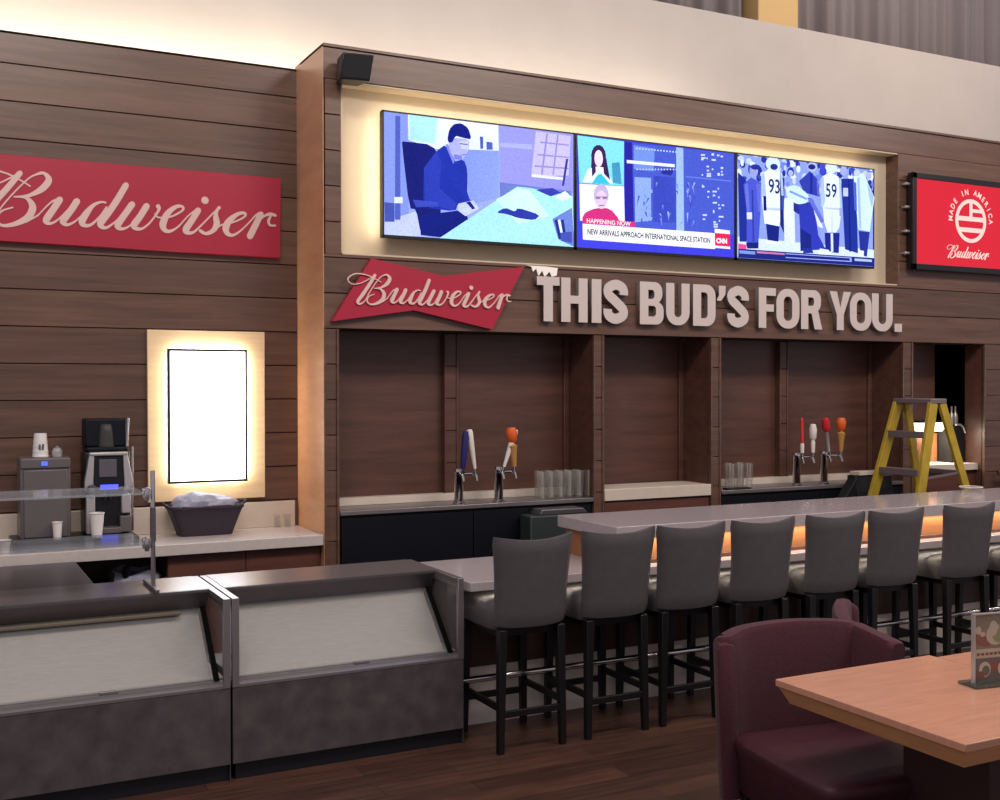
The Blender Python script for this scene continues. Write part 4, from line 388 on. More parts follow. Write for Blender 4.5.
NX0, NX1, NZ0, NZ1 = 2.415, 7.49, 2.778, 3.925       # television niche
b = B()
planks(b, XL, 13, HDR, NZ0, YF)                       # header boards under the niche
planks(b, NX1, 13, NZ0, NZ1 + .003, YF)               # boards right of the niche
planks(b, XL + .01, NX0, NZ0, NZ1, YF)                # narrow boards left of it
box(b, XL, 13, YF, YF + .02, NZ1 + .003, TOP - .02)   # top fascia
box(b, XL - .004, 13, YF - .014, YF + .5, TOP - .02, TOP)   # thin cap
# core behind the boards, with the niche left open
box(b, XL + .003, 13, YF + .018, YF + .38, HDR + .002, NZ0 - .001, 1); box(b, XL + .003, 13, YF + .018, YF + .38, NZ1, TOP - .02, 1)
box(b, XL + .003, NX0, YF + .018, YF + .38, NZ0, NZ1, 1); box(b, NX1, 13, YF + .018, YF + .38, NZ0, NZ1, 1)
box(b, NX0, NX1, YF + .16, YF + .38, NZ0, NZ1, 1)
# niche lining in wood at its right cheek
box(b, NX1 - .012, NX1, YF, YF + .16, NZ0, NZ1)
struct(obj('wall_back', b, [M['wood'], M['gap']], bevel=.002, seg=1))

b = B(); box(b, NX0, NX1 - .012, YF + .136, YF + .16, NZ0, NZ1); box(b, NX0, NX1 - .012, YF + .004, YF + .136, NZ1 - .012, NZ1)
box(b, NX0, NX0 + .012, YF + .004, YF + .136, NZ0, NZ1); box(b, NX0, NX1 - .012, YF + .004, YF + .136, NZ0, NZ0 + .012)
struct(obj('trim_1', b, M['niche'], bevel=.002, seg=1), 'cream lined recess behind the three televisions', 'wall recess')

# return panel between the left wall and the facade
b = B(); box(b, XL - .004, XL, YF, 7.62, 0, TOP); struct(obj('trim_2', b, M['wood_side']), 'glossy wooden return panel at the left end of the bar facade', 'wall panel')

# pilasters between the bays
BAYS = [(2.396, 4.372), (4.464, 5.458), (5.556, 7.545), (7.666, 8.575)]
def pilaster(x0, x1, n):
    b = B(); planks(b, x0 + .016, x1 - .016, 0, HDR, YF + .004)
    for e in (x0, x1 - .016): box(b, e, e + .016, YF - .006, YF + .03, 0, HDR - .002)
    box(b, x0, x1, YF + .022, YF + .4, 0, HDR, 1)
    struct(obj('trim_%d' % n, b, [M['wood'], M['wood_flat']], bevel=.002, seg=1))
pilaster(XL + .001, 2.396, 3); pilaster(4.372, 4.464, 4); pilaster(5.458, 5.556, 5); pilaster(7.545, 7.666, 6)
b = B(); planks(b, 8.591, 13, 0, HDR, YF); box(b, 8.575, 8.591, YF - .006, YF + .03, 0, HDR - .002); box(b, 8.575, 13, YF + .018, YF + .216, 0, HDR, 1)
struct(obj('wall_right', b, [M['wood'], M['wood_flat']], bevel=.002, seg=1))

# back panels of the bays with their battens and framed seams
b = B()
YB = 7.38
for x0, x1 in BAYS[:3]: box(b, x0 - .02, x1 + .02, YB + .001, YB + .04, 0, HDR + .12)
box(b, 7.64, 8.37, YB + .001, YB + .04, 0, HDR + .12)
box(b, 8.95, 9.2, YB, YB + .04, 0, HDR)
for x0, x1 in ((3.306, 3.43), (6.44, 6.55)):
    planks(b, x0 + .012, x1 - .03, 0, HDR, YB - .055); box(b, x0, x0 + .012, YB - .062, YB, 0, HDR); box(b, x1 - .03, x1 - .016, YB - .062, YB, 0, HDR); box(b, x1 - .004, x1 + .008, YB - .03, YB, 0, HDR)
    box(b, x0 + .004, x1 - .016, YB - .04, YB, 0, HDR)
for x1 in (4.372, 5.458, 7.545): box(b, x1 - .045, x1 - .003, YB - .03, YB, 0, HDR)
box(b, 4.476, 4.51, YB - .02, YB, 0, HDR)
struct(obj('trim_7', b, M['wood_flat'], bevel=.002, seg=1), 'walnut back panels inside the bays of the bar', 'wall panel')

# dark room beyond the last bay
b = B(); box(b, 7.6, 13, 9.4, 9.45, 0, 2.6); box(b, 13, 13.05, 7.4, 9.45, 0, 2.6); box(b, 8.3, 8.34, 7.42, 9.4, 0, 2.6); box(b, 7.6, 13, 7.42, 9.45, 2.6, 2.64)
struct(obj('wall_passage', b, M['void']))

# plaster bulkhead above, curtain and column behind it
b = B(); box(b, -6, 14, 8.5, 8.75, 3.4, 5.472); struct(obj('wall_upper', b, M['plaster']))
b = B(); box(b, 2, 14, 9.6, 9.65, 4.2, 8); struct(obj('wall_gallery', b, mat('dim_gallery_wall', (120, 110, 108), .8)))
b = B(); box(b, 7.58, 8.114, 8.95, 9.45, 4.3, 7.6); tag(obj('column', b, M['gold'], bevel=.01), 'gold painted square column between the grey curtains above the white wall', 'column')
def curtain(x0, x1, label, seed):
    r = random.Random(seed); b = B(); n = int((x1 - x0) / .022)
    ph = [r.random()*6 for _ in range(4)]; rows = []
    for i in range(n + 1):
        x = x0 + (x1 - x0)*i/n
        y = 9.12 + .06*math.sin(x*21 + 1.5*math.sin(x*3.1) + ph[0]) + .05*math.sin(x*9.3 + ph[1]) + .02*math.sin(x*51 + ph[2])
        rows.append([b.verts.new((x, y, 4.3)), b.verts.new((x + .01*math.sin(x*9), y, 7.6))])
    for p, q in zip(rows, rows[1:]): b.faces.new((p[0], q[0], q[1], p[1]))
    o = obj('curtain', b, M['curtain'], angle=80); s = o.modifiers.new('solid', 'SOLIDIFY'); s.thickness = .004
    tag(o, label, 'curtain')
curtain(4.0, 7.5, 'grey sheer curtain left of the gold column, top of the photo', 3)
curtain(8.17, 13.4, 'wide grey pleated curtain right of the gold column, top right', 5)

# ------------------------------------------------------------------ signs
def catmull(pts, n=6):
    out = []
    P = [pts[0]] + pts + [pts[-1]]
    for i in range(1, len(P) - 2):
        for k in range(n):
            t = k / n
            out.append([.5*((2*b) + (c - a)*t + (2*a - 5*b + 4*c - d)*t*t + (3*b - a - 3*c + d)*t**3) for a, b, c, d in zip(P[i-1], P[i], P[i+1], P[i+2])])
    out.append(list(pts[-1]))
    return out

def script_bm(fx, depth, wscale):
    """the brush script word, its strokes as solid ribbons; fx maps the word's plane to (x, z); front face at y=-depth"""
    bm = B()
    def disc(x, z, r, n=12, y=0): prism_xz(bm, [(x + r*math.cos(2*PI*i/n), z + r*math.sin(2*PI*i/n)) for i in range(n)], -depth - y, 0)
    lift = 0
    for s in SCRIPT_STROKES:
        lift += .00008
        q = [(*fx(x, z), w*wscale) for x, z, w in catmull([list(p) for p in s])]
        prev = None
        for i, (x, z, w) in enumerate(q):
            lift += .00012/len(q)
            a, c = q[max(i-1, 0)], q[min(i+1, len(q)-1)]
            dx, dz = c[0]-a[0], c[1]-a[1]; l = math.hypot(dx, dz) or 1e-6
            nx, nz = -dz/l*w/2, dx/l*w/2
            cur = [bm.verts.new((x+nx, -depth - lift, z+nz)), bm.verts.new((x-nx, -depth - lift, z-nz)), bm.verts.new((x-nx, 0, z-nz)), bm.verts.new((x+nx, 0, z+nz))]
            if prev:
                for j in range(4): bm.faces.new((prev[j], prev[(j+1) % 4], cur[(j+1) % 4], cur[j]))
            else: bm.faces.new(cur)
            prev = cur
        bm.faces.new(prev[::-1])
        for e, dl in ((q[0], -.00012), (q[-1], 0)):
            disc(e[0], e[1], e[2]/2*.96, 12, lift + dl + .00002)
    x, z = fx(SCRIPT_DOT[0], SCRIPT_DOT[1]); disc(x, z, SCRIPT_DOT[2]*wscale, 16)
    return bm

# long banner on the left wall
t = thing('banner_sign', 'long red banner sign with large pale script on the left wooden wall', 'sign', (1.1, YL - .05, 2.8))
b = B(); prism_xz(b, [(.06, 2.812), (2.157, 2.796), (2.163, 3.348), (.06, 3.348)], YL - .05, YL - .002); obj('panel', b, M['red'], t, bevel=.002, seg=1)
b = script_bm(lambda x, z: (x + .65, z + 2.931), .004, 1.0)
for v in b.verts: v.co.y += YL - .05
obj('lettering', b, M['script'], t)

# bow-tie sign over the first bay
t = thing('bow_tie_sign', 'red bow-tie shaped sign with pale script above the first bay', 'sign', (3.05, YF - .04, 2.3))
b = B(); prism_xz(b, [(2.611, 2.758), (2.333, 2.33), (2.916, 2.42), (3.509, 2.303), (3.765, 2.757), (3.132, 2.663)][::-1], YF - .045, YF - .003); obj('panel', b, M['red'], t, bevel=.002, seg=1)
A = [[.6158, -.0059], [-.0952, .5878], [2.7515, 2.4637]]
b = script_bm(lambda x, z: (x*A[0][0] + z*A[1][0] + A[2][0], x*A[0][1] + z*A[1][1] + A[2][1]), .012, .6)
for v in b.verts: v.co.y += YF - .045
obj('lettering', b, M['script'], t)

# slogan letters
def arc(cx, cy, r, a0, a1, n=8): return [(cx + r*math.cos(math.radians(a0 + (a1-a0)*i/n)), cy + r*math.sin(math.radians(a0 + (a1-a0)*i/n))) for i in range(n+1)]
def rrect(x0, y0, x1, y1, r): return arc(x1-r, y1-r, r, 0, 90) + arc(x0+r, y1-r, r, 90, 180) + arc(x0+r, y0+r, r, 180, 270) + arc(x1-r, y0+r, r, 270, 360)
def drect(x0, y0, x1, y1, r): return [(x0, y0)] + arc(x1-r, y0+r, r, 270, 360) + arc(x1-r, y1-r, r, 0, 90) + [(x0, y1)]
def ribbon(path, w):
    q = catmull([list(p) for p in path], 5); L, R = [], []
    for i, p in enumerate(q):
        a, c = q[max(i-1, 0)], q[min(i+1, len(q)-1)]; dx, dy = c[0]-a[0], c[1]-a[1]; l = math.hypot(dx, dy)
        L.append((p[0]-dy/l*w/2, p[1]+dx/l*w/2)); R.append((p[0]+dy/l*w/2, p[1]-dx/l*w/2))
    return L + R[::-1]
def glyph(ch, w, h):
    s = .077
    if ch == 'T': return [[(0,h),(0,h-.062),(w/2-s/2,h-.062),(w/2-s/2,0),(w/2+s/2,0),(w/2+s/2,h-.062),(w,h-.062),(w,h)]]
    if ch == 'H': return [[(0,0),(s,0),(s,h*.42),(w-s,h*.42),(w-s,0),(w,0),(w,h),(w-s,h),(w-s,h*.6),(s,h*.6),(s,h),(0,h)]]
    if ch == 'I': return [[(0,0),(w,0),(w,h),(0,h)]]
    if ch == 'O': return [rrect(0,0,w,h,w*.46), rrect(s,s*.8,w-s,h-s*.8,(w-2*s)*.48)]
    if ch == 'D': return [drect(0,0,w,h,.085), drect(s,.06,w-s,h-.06,.03)]
    if ch == 'U':
        ro, ri = w*.46, (w-2*s)*.48
        return [[(0,h)] + arc(ro,ro,ro,180,270) + arc(w-ro,ro,ro,270,360) + [(w,h),(w-s,h)] + arc(w-s-ri,s*.8+ri,ri,0,-90) + arc(s+ri,s*.8+ri,ri,270,180) + [(s,h)]]
    if ch == 'B':
        m = h*.52; r = .07
        return [[(0,0)] + arc(w-r,r,r,270,360) + arc(w-r,m-r*.9,r,0,60,5) + arc(w-r-.012,m+r*.9,r,-60,0,5) + arc(w-r-.012,h-r,r,0,90) + [(0,h)],
                drect(s,.06,w-s+.006,m-.026,.024), drect(s,m+.026,w-s-.008,h-.06,.024)]
    if ch == 'R':
        m = h*.44; r = .075
        return [[(0,0),(0,h)] + arc(w-.012-r,h-r,r,90,0) + arc(w-.012-r,m+r,r,0,-55,5) + [(w+.004,0),(w-.08,0),(w*.5,m-.012),(s,m-.012),(s,0)], drect(s,m+.05,w-s-.01,h-.06,.026)]
    if ch == 'F': return [[(0,0),(s,0),(s,h*.41),(w-.02,h*.41),(w-.02,h*.59),(s,h*.59),(s,h-.062),(w,h-.062),(w,h),(0,h)]]
    if ch == 'Y': return [[(w/2-s/2,0),(w/2+s/2,0),(w/2+s/2,h*.4),(w,h),(w-.082,h),(w/2,h*.58),(.082,h),(0,h),(w/2-s/2,h*.4)]]
    if ch == '.': return [[(0,0),(w,0),(w,h),(0,h)]]
    if ch == "'": return [[(w*.25,h),(w,h),(w*.95,h*.42),(w*.5,0),(0,0),(w*.3,h*.42),(w*.25,h*.42)]]
    if ch == 'S':
        k = s*.49
        return [ribbon([(w-k,h*.66),(w-k-.001,h*.76),(w-k-.02,h-k-.012),(w/2,h-k+.004),(k+.016,h-k-.016),(k,h*.76),(k+.012,h*.65),(w*.42,h*.55),(w*.6,h*.45),(w-k-.012,h*.35),(w-k,h*.25),(w-k-.016,k+.016),(w/2,k-.004),(k+.02,k+.012),(k+.001,h*.24),(k,h*.33)], s*.97)]
SLOGAN = [('T',3.867,4.054,'that begins the word THIS'),('H',4.069,4.293,'in the word THIS'),('I',4.328,4.412,'in the word THIS'),('S',4.43,4.647,'that ends the word THIS'),
    ('B',4.754,4.972,'that begins the word BUD\'S'),('U',4.995,5.216,'in the word BUD\'S'),('D',5.249,5.466,'in the word BUD\'S'),("'",5.476,5.566,''),('S',5.581,5.797,'that ends the word BUD\'S'),
    ('F',5.898,6.074,'that begins the word FOR'),('O',6.08,6.323,'in the word FOR'),('R',6.341,6.567,'that ends the word FOR'),
    ('Y',6.65,6.888,'that begins the word YOU'),('O',6.877,7.125,'in the word YOU'),('U',7.129,7.371,'that ends the word YOU'),('.',7.394,7.482,'')]
for ch, x0, x1, where in SLOGAN:
    z0, h = 2.373, .322
    if ch == "'": z0, h = 2.575, .118
    if ch == '.': h = .07
    me = flat_shape(glyph(ch, x1 - x0, h), .045)
    for p in me.polygons: p.material_index = 0 if p.normal.y < -.5 else 1
    lab = {"'": 'raised white apostrophe between D and S of the slogan', '.': 'square white full stop closing the raised slogan'}.get(ch, 'raised white block letter %s %s' % (ch, where))
    me.name = 'sign_letter'
    o = link('sign_letter', me, [M['letter'], M['letter_side']]); o.location = (x0, YF - .024, z0)
    tag(o, lab, 'sign letter', 'raised white slogan letters over the bays')

# jagged white patch added for a bright reflected blotch above the T
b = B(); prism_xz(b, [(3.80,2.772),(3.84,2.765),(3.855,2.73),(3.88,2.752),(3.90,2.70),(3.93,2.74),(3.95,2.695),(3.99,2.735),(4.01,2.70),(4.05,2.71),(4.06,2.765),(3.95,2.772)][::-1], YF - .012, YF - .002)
tag(obj('bright_patch', b, M['paper']), 'jagged white patch standing in for a bright reflection above the first letter T', 'paper')

# ------------------------------------------------------------------ televisions
prnd = random.Random(11)
def picture(bm_list, x0, x1, z0, z1, y, extra=()):
    bm = B(); cl = bm.loops.layers.float_color.new('Col')
    for k, (c, p) in enumerate(bm_list):
        col = lin(c)
        vs = [bm.verts.new((x0 + u*(x1-x0), y - .0001*k, z0 + v*(z1-z0))) for u, v in p]
        f = bm.faces.new(vs)
        f.normal_update()
        if f.normal.y > 0: f.normal_flip()
        for l in f.loops:
            j = 1 + .16*(prnd.random() - .5); l[cl] = tuple(min(1.6, q*j) for q in col) + (1,)
    k = len(bm_list)
    for body, size, u, v, c, weight, sq in extra:
        n0 = len(bm.faces); me = text_shape(body, size, 0, weight, sq, 1, 'CENTER')
        me.transform(Matrix.Translation((x0 + u*(x1-x0), y - .0001*k - .0006, z0 + v*(z1-z0))))
        bm.from_mesh(me); bpy.data.meshes.remove(me); bm.faces.ensure_lookup_table()
        for f in bm.faces[n0:]:
            for l in f.loops: l[cl] = lin(c) + (1,)
    me = bpy.data.meshes.new('picture'); bm.to_mesh(me); bm.free()
    return me

def television(x0, x1, label, pic, extra, led_left):
    z0, z1, y = 2.905, 3.755, YF - .03
    t = thing('television', label, 'television', ((x0+x1)/2, y, z0), 'televisions in the lit recess')
    b = B(); box(b, x0, x1, y + .003, y + .05, z0, z1); obj('casing', b, M['black'], t, bevel=.003)
    b = B(); w = .011; box(b, x0, x1, y - .004, y + .01, z1 - w, z1); box(b, x0, x1, y - .004, y + .01, z0, z0 + w*1.6); box(b, x0, x0 + w, y - .004, y + .01, z0, z1); box(b, x1 - w, x1, y - .004, y + .01, z0, z1)
    obj('bezel', b, M['black'], t)
    link('screen', picture(pic, x0 + w, x1 - w, z0 + w*1.6, z1 - w, y + .001, extra), M['screen'], t)
    b = B(); box(b, (x0+x1)/2 - .2, (x0+x1)/2 + .2, y + .05, y + .165, z0 + .25, z0 + .6); obj('wall_mount', b, M['black_matte'], t)
    return t
television(2.694, 4.192, 'leftmost television, showing a man seated at an office desk', OFFICE_PICTURE, (), True)
television(4.198, 5.672, 'middle television, showing a news programme with a caption strip', NEWS_PICTURE,
    (('NEW ARRIVALS APPROACH INTERNATIONAL SPACE STATION', .056, .444, .121, (24, 22, 44), .0013, .715), ('HAPPENING NOW', .046, .185, .222, (255, 235, 245), .0008, 1.0), ('CNN', .052, .908, .128, (255, 250, 255), .0025, .9)), False)
television(5.678, 7.166, 'rightmost television, showing football players on a sideline', FOOTBALL_PICTURE,
    (('93', .16, .25, .655, (30, 36, 110), .002, .8), ('59', .16, .664, .672, (30, 36, 110), .002, .8)), False)

# red monitor on the right of the facade
mx0, mx1, mz0, mz1, my = 7.565, 9.05, 2.919, 3.757, YF - .075
t = thing('wall_monitor', 'black framed monitor with a bright red picture on the right facade', 'monitor', (8.3, my, mz0))
b = B(); box(b, mx0, mx1, my + .004, my + .05, mz0, mz1); obj('casing', b, M['black'], t, bevel=.004)
b = B(); w = .05
box(b, mx0, mx1, my - .012, my + .01, mz1 - w, mz1); box(b, mx0, mx1, my - .012, my + .01, mz0, mz0 + w); box(b, mx0, mx0 + w, my - .012, my + .01, mz0, mz1); box(b, mx1 - w, mx1, my - .012, my + .01, mz0, mz1)
obj('bezel', b, M['black'], t, bevel=.003)
b = B(); box(b, mx0 + w, mx1 - w, my + .0, my + .006, mz0 + w, mz1 - w); sc_ = obj('screen', b, M['red_screen'], t)
ex, ez, ea, eb = 8.297, 3.382, .197, .195
def ell2(a, c, n=40): return [(ex + a*math.cos(2*PI*i/n), ez + c*math.sin(2*PI*i/n)) for i in range(n)]
b = B()
add_mesh(b, flat_shape([ell2(ea, eb), ell2(ea - .034, eb - .034)[::-1]], .003))
def chord(zv): return (ea - .02)*math.sqrt(max(0, 1 - ((zv - ez)/(eb - .02))**2))
for zc, hw in ((3.40, .02), (3.30, .02)):
    c = min(chord(zc - hw), chord(zc + hw)); prism_xz(b, [(ex-c, zc-hw), (ex+c, zc-hw), (ex+c, zc+hw), (ex-c, zc+hw)], -.0015, .0015)
c = chord(3.49); prism_xz(b, [(ex, 3.46), (ex+c, 3.46), (ex+c, 3.49), (ex, 3.49)], -.0015, .0015)
prism_xz(b, [(ex-.018, 3.40), (ex+.018, 3.40), (ex+.018, 3.56), (ex-.018, 3.56)], -.0015, .0015)
word = 'MADE IN AMERICA'
for i, ch in enumerate(word):
    if ch == ' ': continue
    a = math.radians(178 - 176*i/(len(word)-1)); r = .235
    me = text_shape(ch, .07, .002, .001, .9, 1, 'CENTER')
    add_mesh(b, me, Matrix.Translation((ex + r*math.cos(a), 0, ez + r*math.sin(a))) @ Matrix.Rotation(-(a - PI/2), 4, 'Y'))
for v in b.verts: v.co.y += my - .003
obj('emblem', b, M['screen_white'], t)
b = script_bm(lambda x, z: (x*.277 + z*.03 + 8.12, z*.34 + 3.048), .002, .26)
for v in b.verts: v.co.y += my - .001
obj('lettering', b, M['screen_white'], t)
for z in (3.66, 3.46, 3.25, 3.06):
    b = B(); tube(b, [(mx0 - .045, my + .035, z), (mx0 + .04, my + .035, z)], .012, 10); tube(b, [(mx0 - .036, my + .035, z), (mx0 - .036, YF, z)], .009, 8); obj('mounting_arm', b, M['silver'], t)

# loudspeaker on the fascia
t = thing('wall_speaker', 'small black loudspeaker at the top left corner of the bar facade', 'speaker', (2.45, YF, 3.9))
b = B(); loft(b, [[(2.35, 6.83, 3.885), (2.545, 6.80, 3.885), (2.52, 6.96, 3.885), (2.37, 6.97, 3.885)], [(2.36, 6.80, 4.05), (2.565, 6.77, 4.05), (2.54, 6.95, 4.05), (2.375, 6.96, 4.05)]]); obj('cabinet', b, M['black'], t, bevel=.008)
b = B(); loft(b, [[(2.362, 6.822, 3.897), (2.537, 6.793, 3.897), (2.538, 6.80, 3.897), (2.363, 6.83, 3.897)], [(2.372, 6.792, 4.038), (2.553, 6.763, 4.038), (2.555, 6.77, 4.038), (2.373, 6.80, 4.038)]]); obj('grille', b, mat('speaker_grille', (30, 30, 36), .7, bump=.8, bscale=400), t)
b = B(); lathe(b, [(.008, 0), (.008, .004)], (0,0,0), 12); b.transform(Matrix.Translation((2.45, 6.803, 3.965)) @ Matrix.Rotation(PI/2, 4, 'X')); obj('badge', b, M['silver'], t)
b = B(); box(b, 2.42, 2.48, 6.93, YF, 3.93, 4.0); obj('bracket', b, M['black_matte'], t)

# light box on the left wall
t = thing('light_box', 'tall blank white light box on a glowing cream panel, left wall', 'light box', (1.66, YL, 1.14))
b = B(); box(b, 1.266, 2.05, YL - .03, YL - .003, 1.14, 2.282); obj('backing_panel', b, M['maple'], t, bevel=.004)
b = B(); box(b, 1.386, 1.914, YL - .085, YL - .055, 1.262, 2.156); obj('casing', b, M['black'], t, bevel=.002)
b = B(); box(b, 1.402, 1.898, YL - .088, YL - .084, 1.278, 2.14); obj('screen', b, M['white_screen'], t)
b = B(); box(b, 1.44, 1.885, YL - .056, YL - .03, 1.30, 2.12); obj('stand_off', b, M['black_matte'], t)
# ------------------------------------------------------------------ left service counter
b = B(); box(b, -2.5, 2.288, YF, YL - .004, .86, .93)
tag(obj('worktop', b, M['quartz'], bevel=.004), 'pale quartz worktop under the light box, against the left wall', 'worktop')
b = B(); box(b, -2.5, 2.262, YL - .028, YL - .002, .931, 1.108)
tag(obj('backsplash', b, M['cream_stone'], bevel=.003), 'low cream backsplash along the left wall behind the basket', 'backsplash')
t = thing('base_cabinet', 'wooden base cabinet with two plain doors under the pale worktop', 'cabinet', (1.78, 7.3, 0))
b = B(); box(b, 1.30, 2.285, 7.08, YL - .004, 0.1, .858); box(b, 1.30, 2.285, 7.13, YL - .004, 0, .1); obj('body', b, M['wood_cab'], t)
for x0, x1 in ((1.303, 1.785), (1.791, 2.282)):
    b = B(); box(b, x0, x1, 7.058, 7.079, .105, .85); obj('door', b, M['wood_cab'], t, bevel=.003)
t = thing('trash_bin', 'dark open trash bin with a clear liner, under the pale worktop', 'trash bin', (1.14, 7.25, 0))
b = B(); rr = []
for z, w, d in ((0, .11, .13), (.66, .138, .17)): rr.append([(1.14 - w, 7.27 - d, z), (1.14 + w, 7.27 - d, z), (1.14 + w, 7.27 + d, z), (1.14 - w, 7.27 + d, z)])
loft(b, rr); obj('body', b, M['black_matte'], t, bevel=.02)
b = B(); n = 28; rings = []
for z, s_, am in ((.62, 1.03, .004), (.70, 1.06, .008), (.74, 1.0, .02), (.75, .9, .012), (.72, .8, .01)):
    ring = []
    for i in range(n):
        a = 2*PI*i/n; c, s2 = math.cos(a), math.sin(a); k = 1 / max(abs(c), abs(s2)) ** .75
        ring.append((1.135 + .136*s_*c*k + am*math.sin(7*a + z*40), 7.27 + .17*s_*s2*k + am*math.cos(5*a), z + am*1.2*math.sin(4*a)))
    rings.append(ring)
loft(b, rings); obj('liner', b, M['bag'], t)
b = B(); lathe(b, [(.012, .72), (.022, .735), (.022, .79), (.012, .80)], (1.06, 7.12, 0), 12); obj('knob', b, M['black'], t)

# water dispenser, coffee machine and what stands on and by them
b = B(); box(b, .42, 1.135, 7.08, 7.5, .931, .985)
tag(obj('machine_tray', b, M['black'], bevel=.006), 'low black tray under the two drink machines', 'tray')
t = thing('water_dispenser', 'boxy grey drink dispenser with a small blue light', 'drink dispenser', (.61, 7.33, .986))
b = B(); box(b, .468, .752, 7.2, 7.48, .987, 1.475); obj('body', b, M['grey_panel'], t, bevel=.008)
b = B(); box(b, .487, .735, 7.188, 7.2, .995, 1.405); obj('front_panel', b, M['grey_panel'], t, bevel=.006)
b = B(); box(b, .470, .750, 7.186, 7.2, 1.415, 1.47); obj('header', b, M['grey_panel'], t, bevel=.004)
b = B(); box(b, .585, .62, 7.178, 7.186, 1.43, 1.455); obj('light', b, M['blue_led'], t, bevel=.003)
t = thing('coffee_machine', 'tall black and silver coffee machine with a dark bean hopper and blue display', 'coffee machine', (.97, 7.33, .986))
b = B(); box(b, .84, 1.11, 7.26, 7.49, .987, 1.5); obj('body', b, M['black'], t, bevel=.012)
for sx in (-1, 1):
    b = B(); cx = .975
    prism_xz(b, [(cx + sx*.085, 1.49), (cx + sx*.112, 1.49), (cx + sx*.142, 1.32), (cx + sx*.142, 1.26), (cx + sx*.092, 1.26)][::sx], 7.205, 7.262); obj('side_panel', b, M['silver'], t, bevel=.006)
b = B(); box(b, .862, 1.088, 7.2, 7.262, 1.478, 1.5); obj('top_trim', b, M['silver'], t, bevel=.006)
b = B(); box(b, .885, 1.065, 7.215, 7.262, 1.26, 1.478); obj('head', b, M['black'], t, bevel=.006)
b = B(); box(b, .918, 1.022, 7.209, 7.216, 1.345, 1.455); obj('screen', b, M['dark_glass'], t, bevel=.003)
b = B(); box(b, .925, 1.03, 7.208, 7.216, 1.268, 1.298); obj('display', b, M['blue_led'], t)
b = B(); box(b, .842, .895, 7.21, 7.262, .995, 1.235); obj('front_column', b, M['silver'], t, bevel=.008)
b = B(); box(b, 1.05, 1.108, 7.21, 7.262, 1.115, 1.235); obj('front_column', b, M['silver'], t, bevel=.008)
b = B(); box(b, .9, 1.04, 7.16, 7.262, 1.0, 1.035); box(b, 1.04, 1.108, 7.2, 7.262, 1.0, 1.1); obj('drip_tray', b, M['grey_panel'], t, bevel=.004)
b = B(); tube(b, [(.955, 7.235, 1.262), (.955, 7.232, 1.2)], .012, 10); tube(b, [(.99, 7.235, 1.262), (.99, 7.232, 1.2)], .012, 10); obj('spout', b, M['black'], t)
b = B(); lathe(b, [(.028, 0), (.028, .03), (.02, .035)], (0,0,0), 16); b.transform(Matrix.Translation((.872, 7.21, 1.275)) @ Matrix.Rotation(PI/2, 4, 'X')); obj('dial', b, M['black'], t)
b = B(); box(b, .845, 1.09, 7.28, 7.46, 1.53, 1.705); box(b, .85, 1.1, 7.26, 7.48, 1.5, 1.53); obj('bean_hopper', b, M['navy'], t, bevel=.01)
b = B(); tube(b, [(1.092, 7.27, 1.53), (1.1, 7.27, 1.705), (1.1, 7.45, 1.705)], .008, 8); tube(b, [(1.122, 7.255, 1.0), (1.122, 7.255, 1.53)], .007, 8); obj('side_rail', b, M['chrome'], t)
b = B(); lathe(b, [(.045, 1.531), (.04, 1.6), (.034, 1.66), (.024, 1.672)], (.968, 7.235 + .03, 0), 18); obj('hopper_lid', b, M['tumbler'], t)

def cup(name, label, x, y, z, r0, r1, h, mark=False, group=None, upside=False):
    t = thing(name, label, 'cup', (x, y, z), group)
    if upside: r0, r1 = r1, r0
    b = B(); lathe(b, [(r0, 0), (r0 + (r1-r0)*.98, h*.97), (r1 + (.003 if not upside else 0), h*.97), (r1 + (.003 if not upside else 0), h)] + ([(r1 - .004, h), (r0 - .004, .01)] if not upside else []), (x, y, z), 20)
    obj('body', b, M['paper_cup'], t)
    if mark:
        b = B(); prism_xz(b, [(x-.014, z+.05), (x-.002, z+.046), (x-.002, z+.078), (x-.012, z+.08)], y - .048, y - .038); prism_xz(b, [(x+.004, z+.046), (x+.016, z+.048), (x+.018, z+.082), (x+.006, z+.078)], y - .048, y - .038); obj('printed_mark', b, M['cup_mark'], t)
    return t
b = B()
t = cup('paper_cup_stack', 'tall stack of white paper cups on top of the grey drink dispenser', .59, 7.3, 1.476, .036, .046, .145, True, None, True)
for k in range(4):
    b = B(); r = .0365 + .0026*k; z = 1.476 + .03*k
    lathe(b, [(.0475 - .0024*k, z + .002), (.0485 - .0024*k, z + .005), (.0475 - .0024*k, z + .008)], (.59, 7.3, 0), 20); obj('cup_rim', b, M['paper_cup'], t)
t = thing('small_jar', 'small pale jar beside the cup stack on the grey dispenser', 'jar', (.685, 7.3, 1.476))
b = B(); lathe(b, [(.03, 1.476), (.032, 1.51), (.024, 1.52), (.024, 1.53)], (.685, 7.3, 0), 16); obj('body', b, M['silver'], t)
b = B(); lathe(b, [(.018, 1.531), (.012, 1.542)], (.685, 7.3, 0), 12); obj('lid', b, M['grey_panel'], t)
cup('paper_cup', 'white paper cup standing before the grey drink dispenser', .668, 7.135, .9875, .022, .029, .105)
cup('paper_cup', 'larger white paper cup standing under the coffee machine spouts', .892, 7.12, .9875, .03, .043, .15)
cup('paper_cup', 'small white cup at the far left end of the worktop', .375, 7.1, .931, .028, .036, .075)
for x, lab in ((2.12, 'small clear glass on the worktop, nearer the basket of the two'), (2.19, 'small clear glass on the worktop, nearest the wooden return panel')):
    b = B(); lathe(b, [(.022, .931), (.026, 1.02), (.024, 1.02), (.019, .94)], (x, 7.5, 0), 14); tag(obj('drinking_glass', b, M['tumbler']), lab, 'glass')

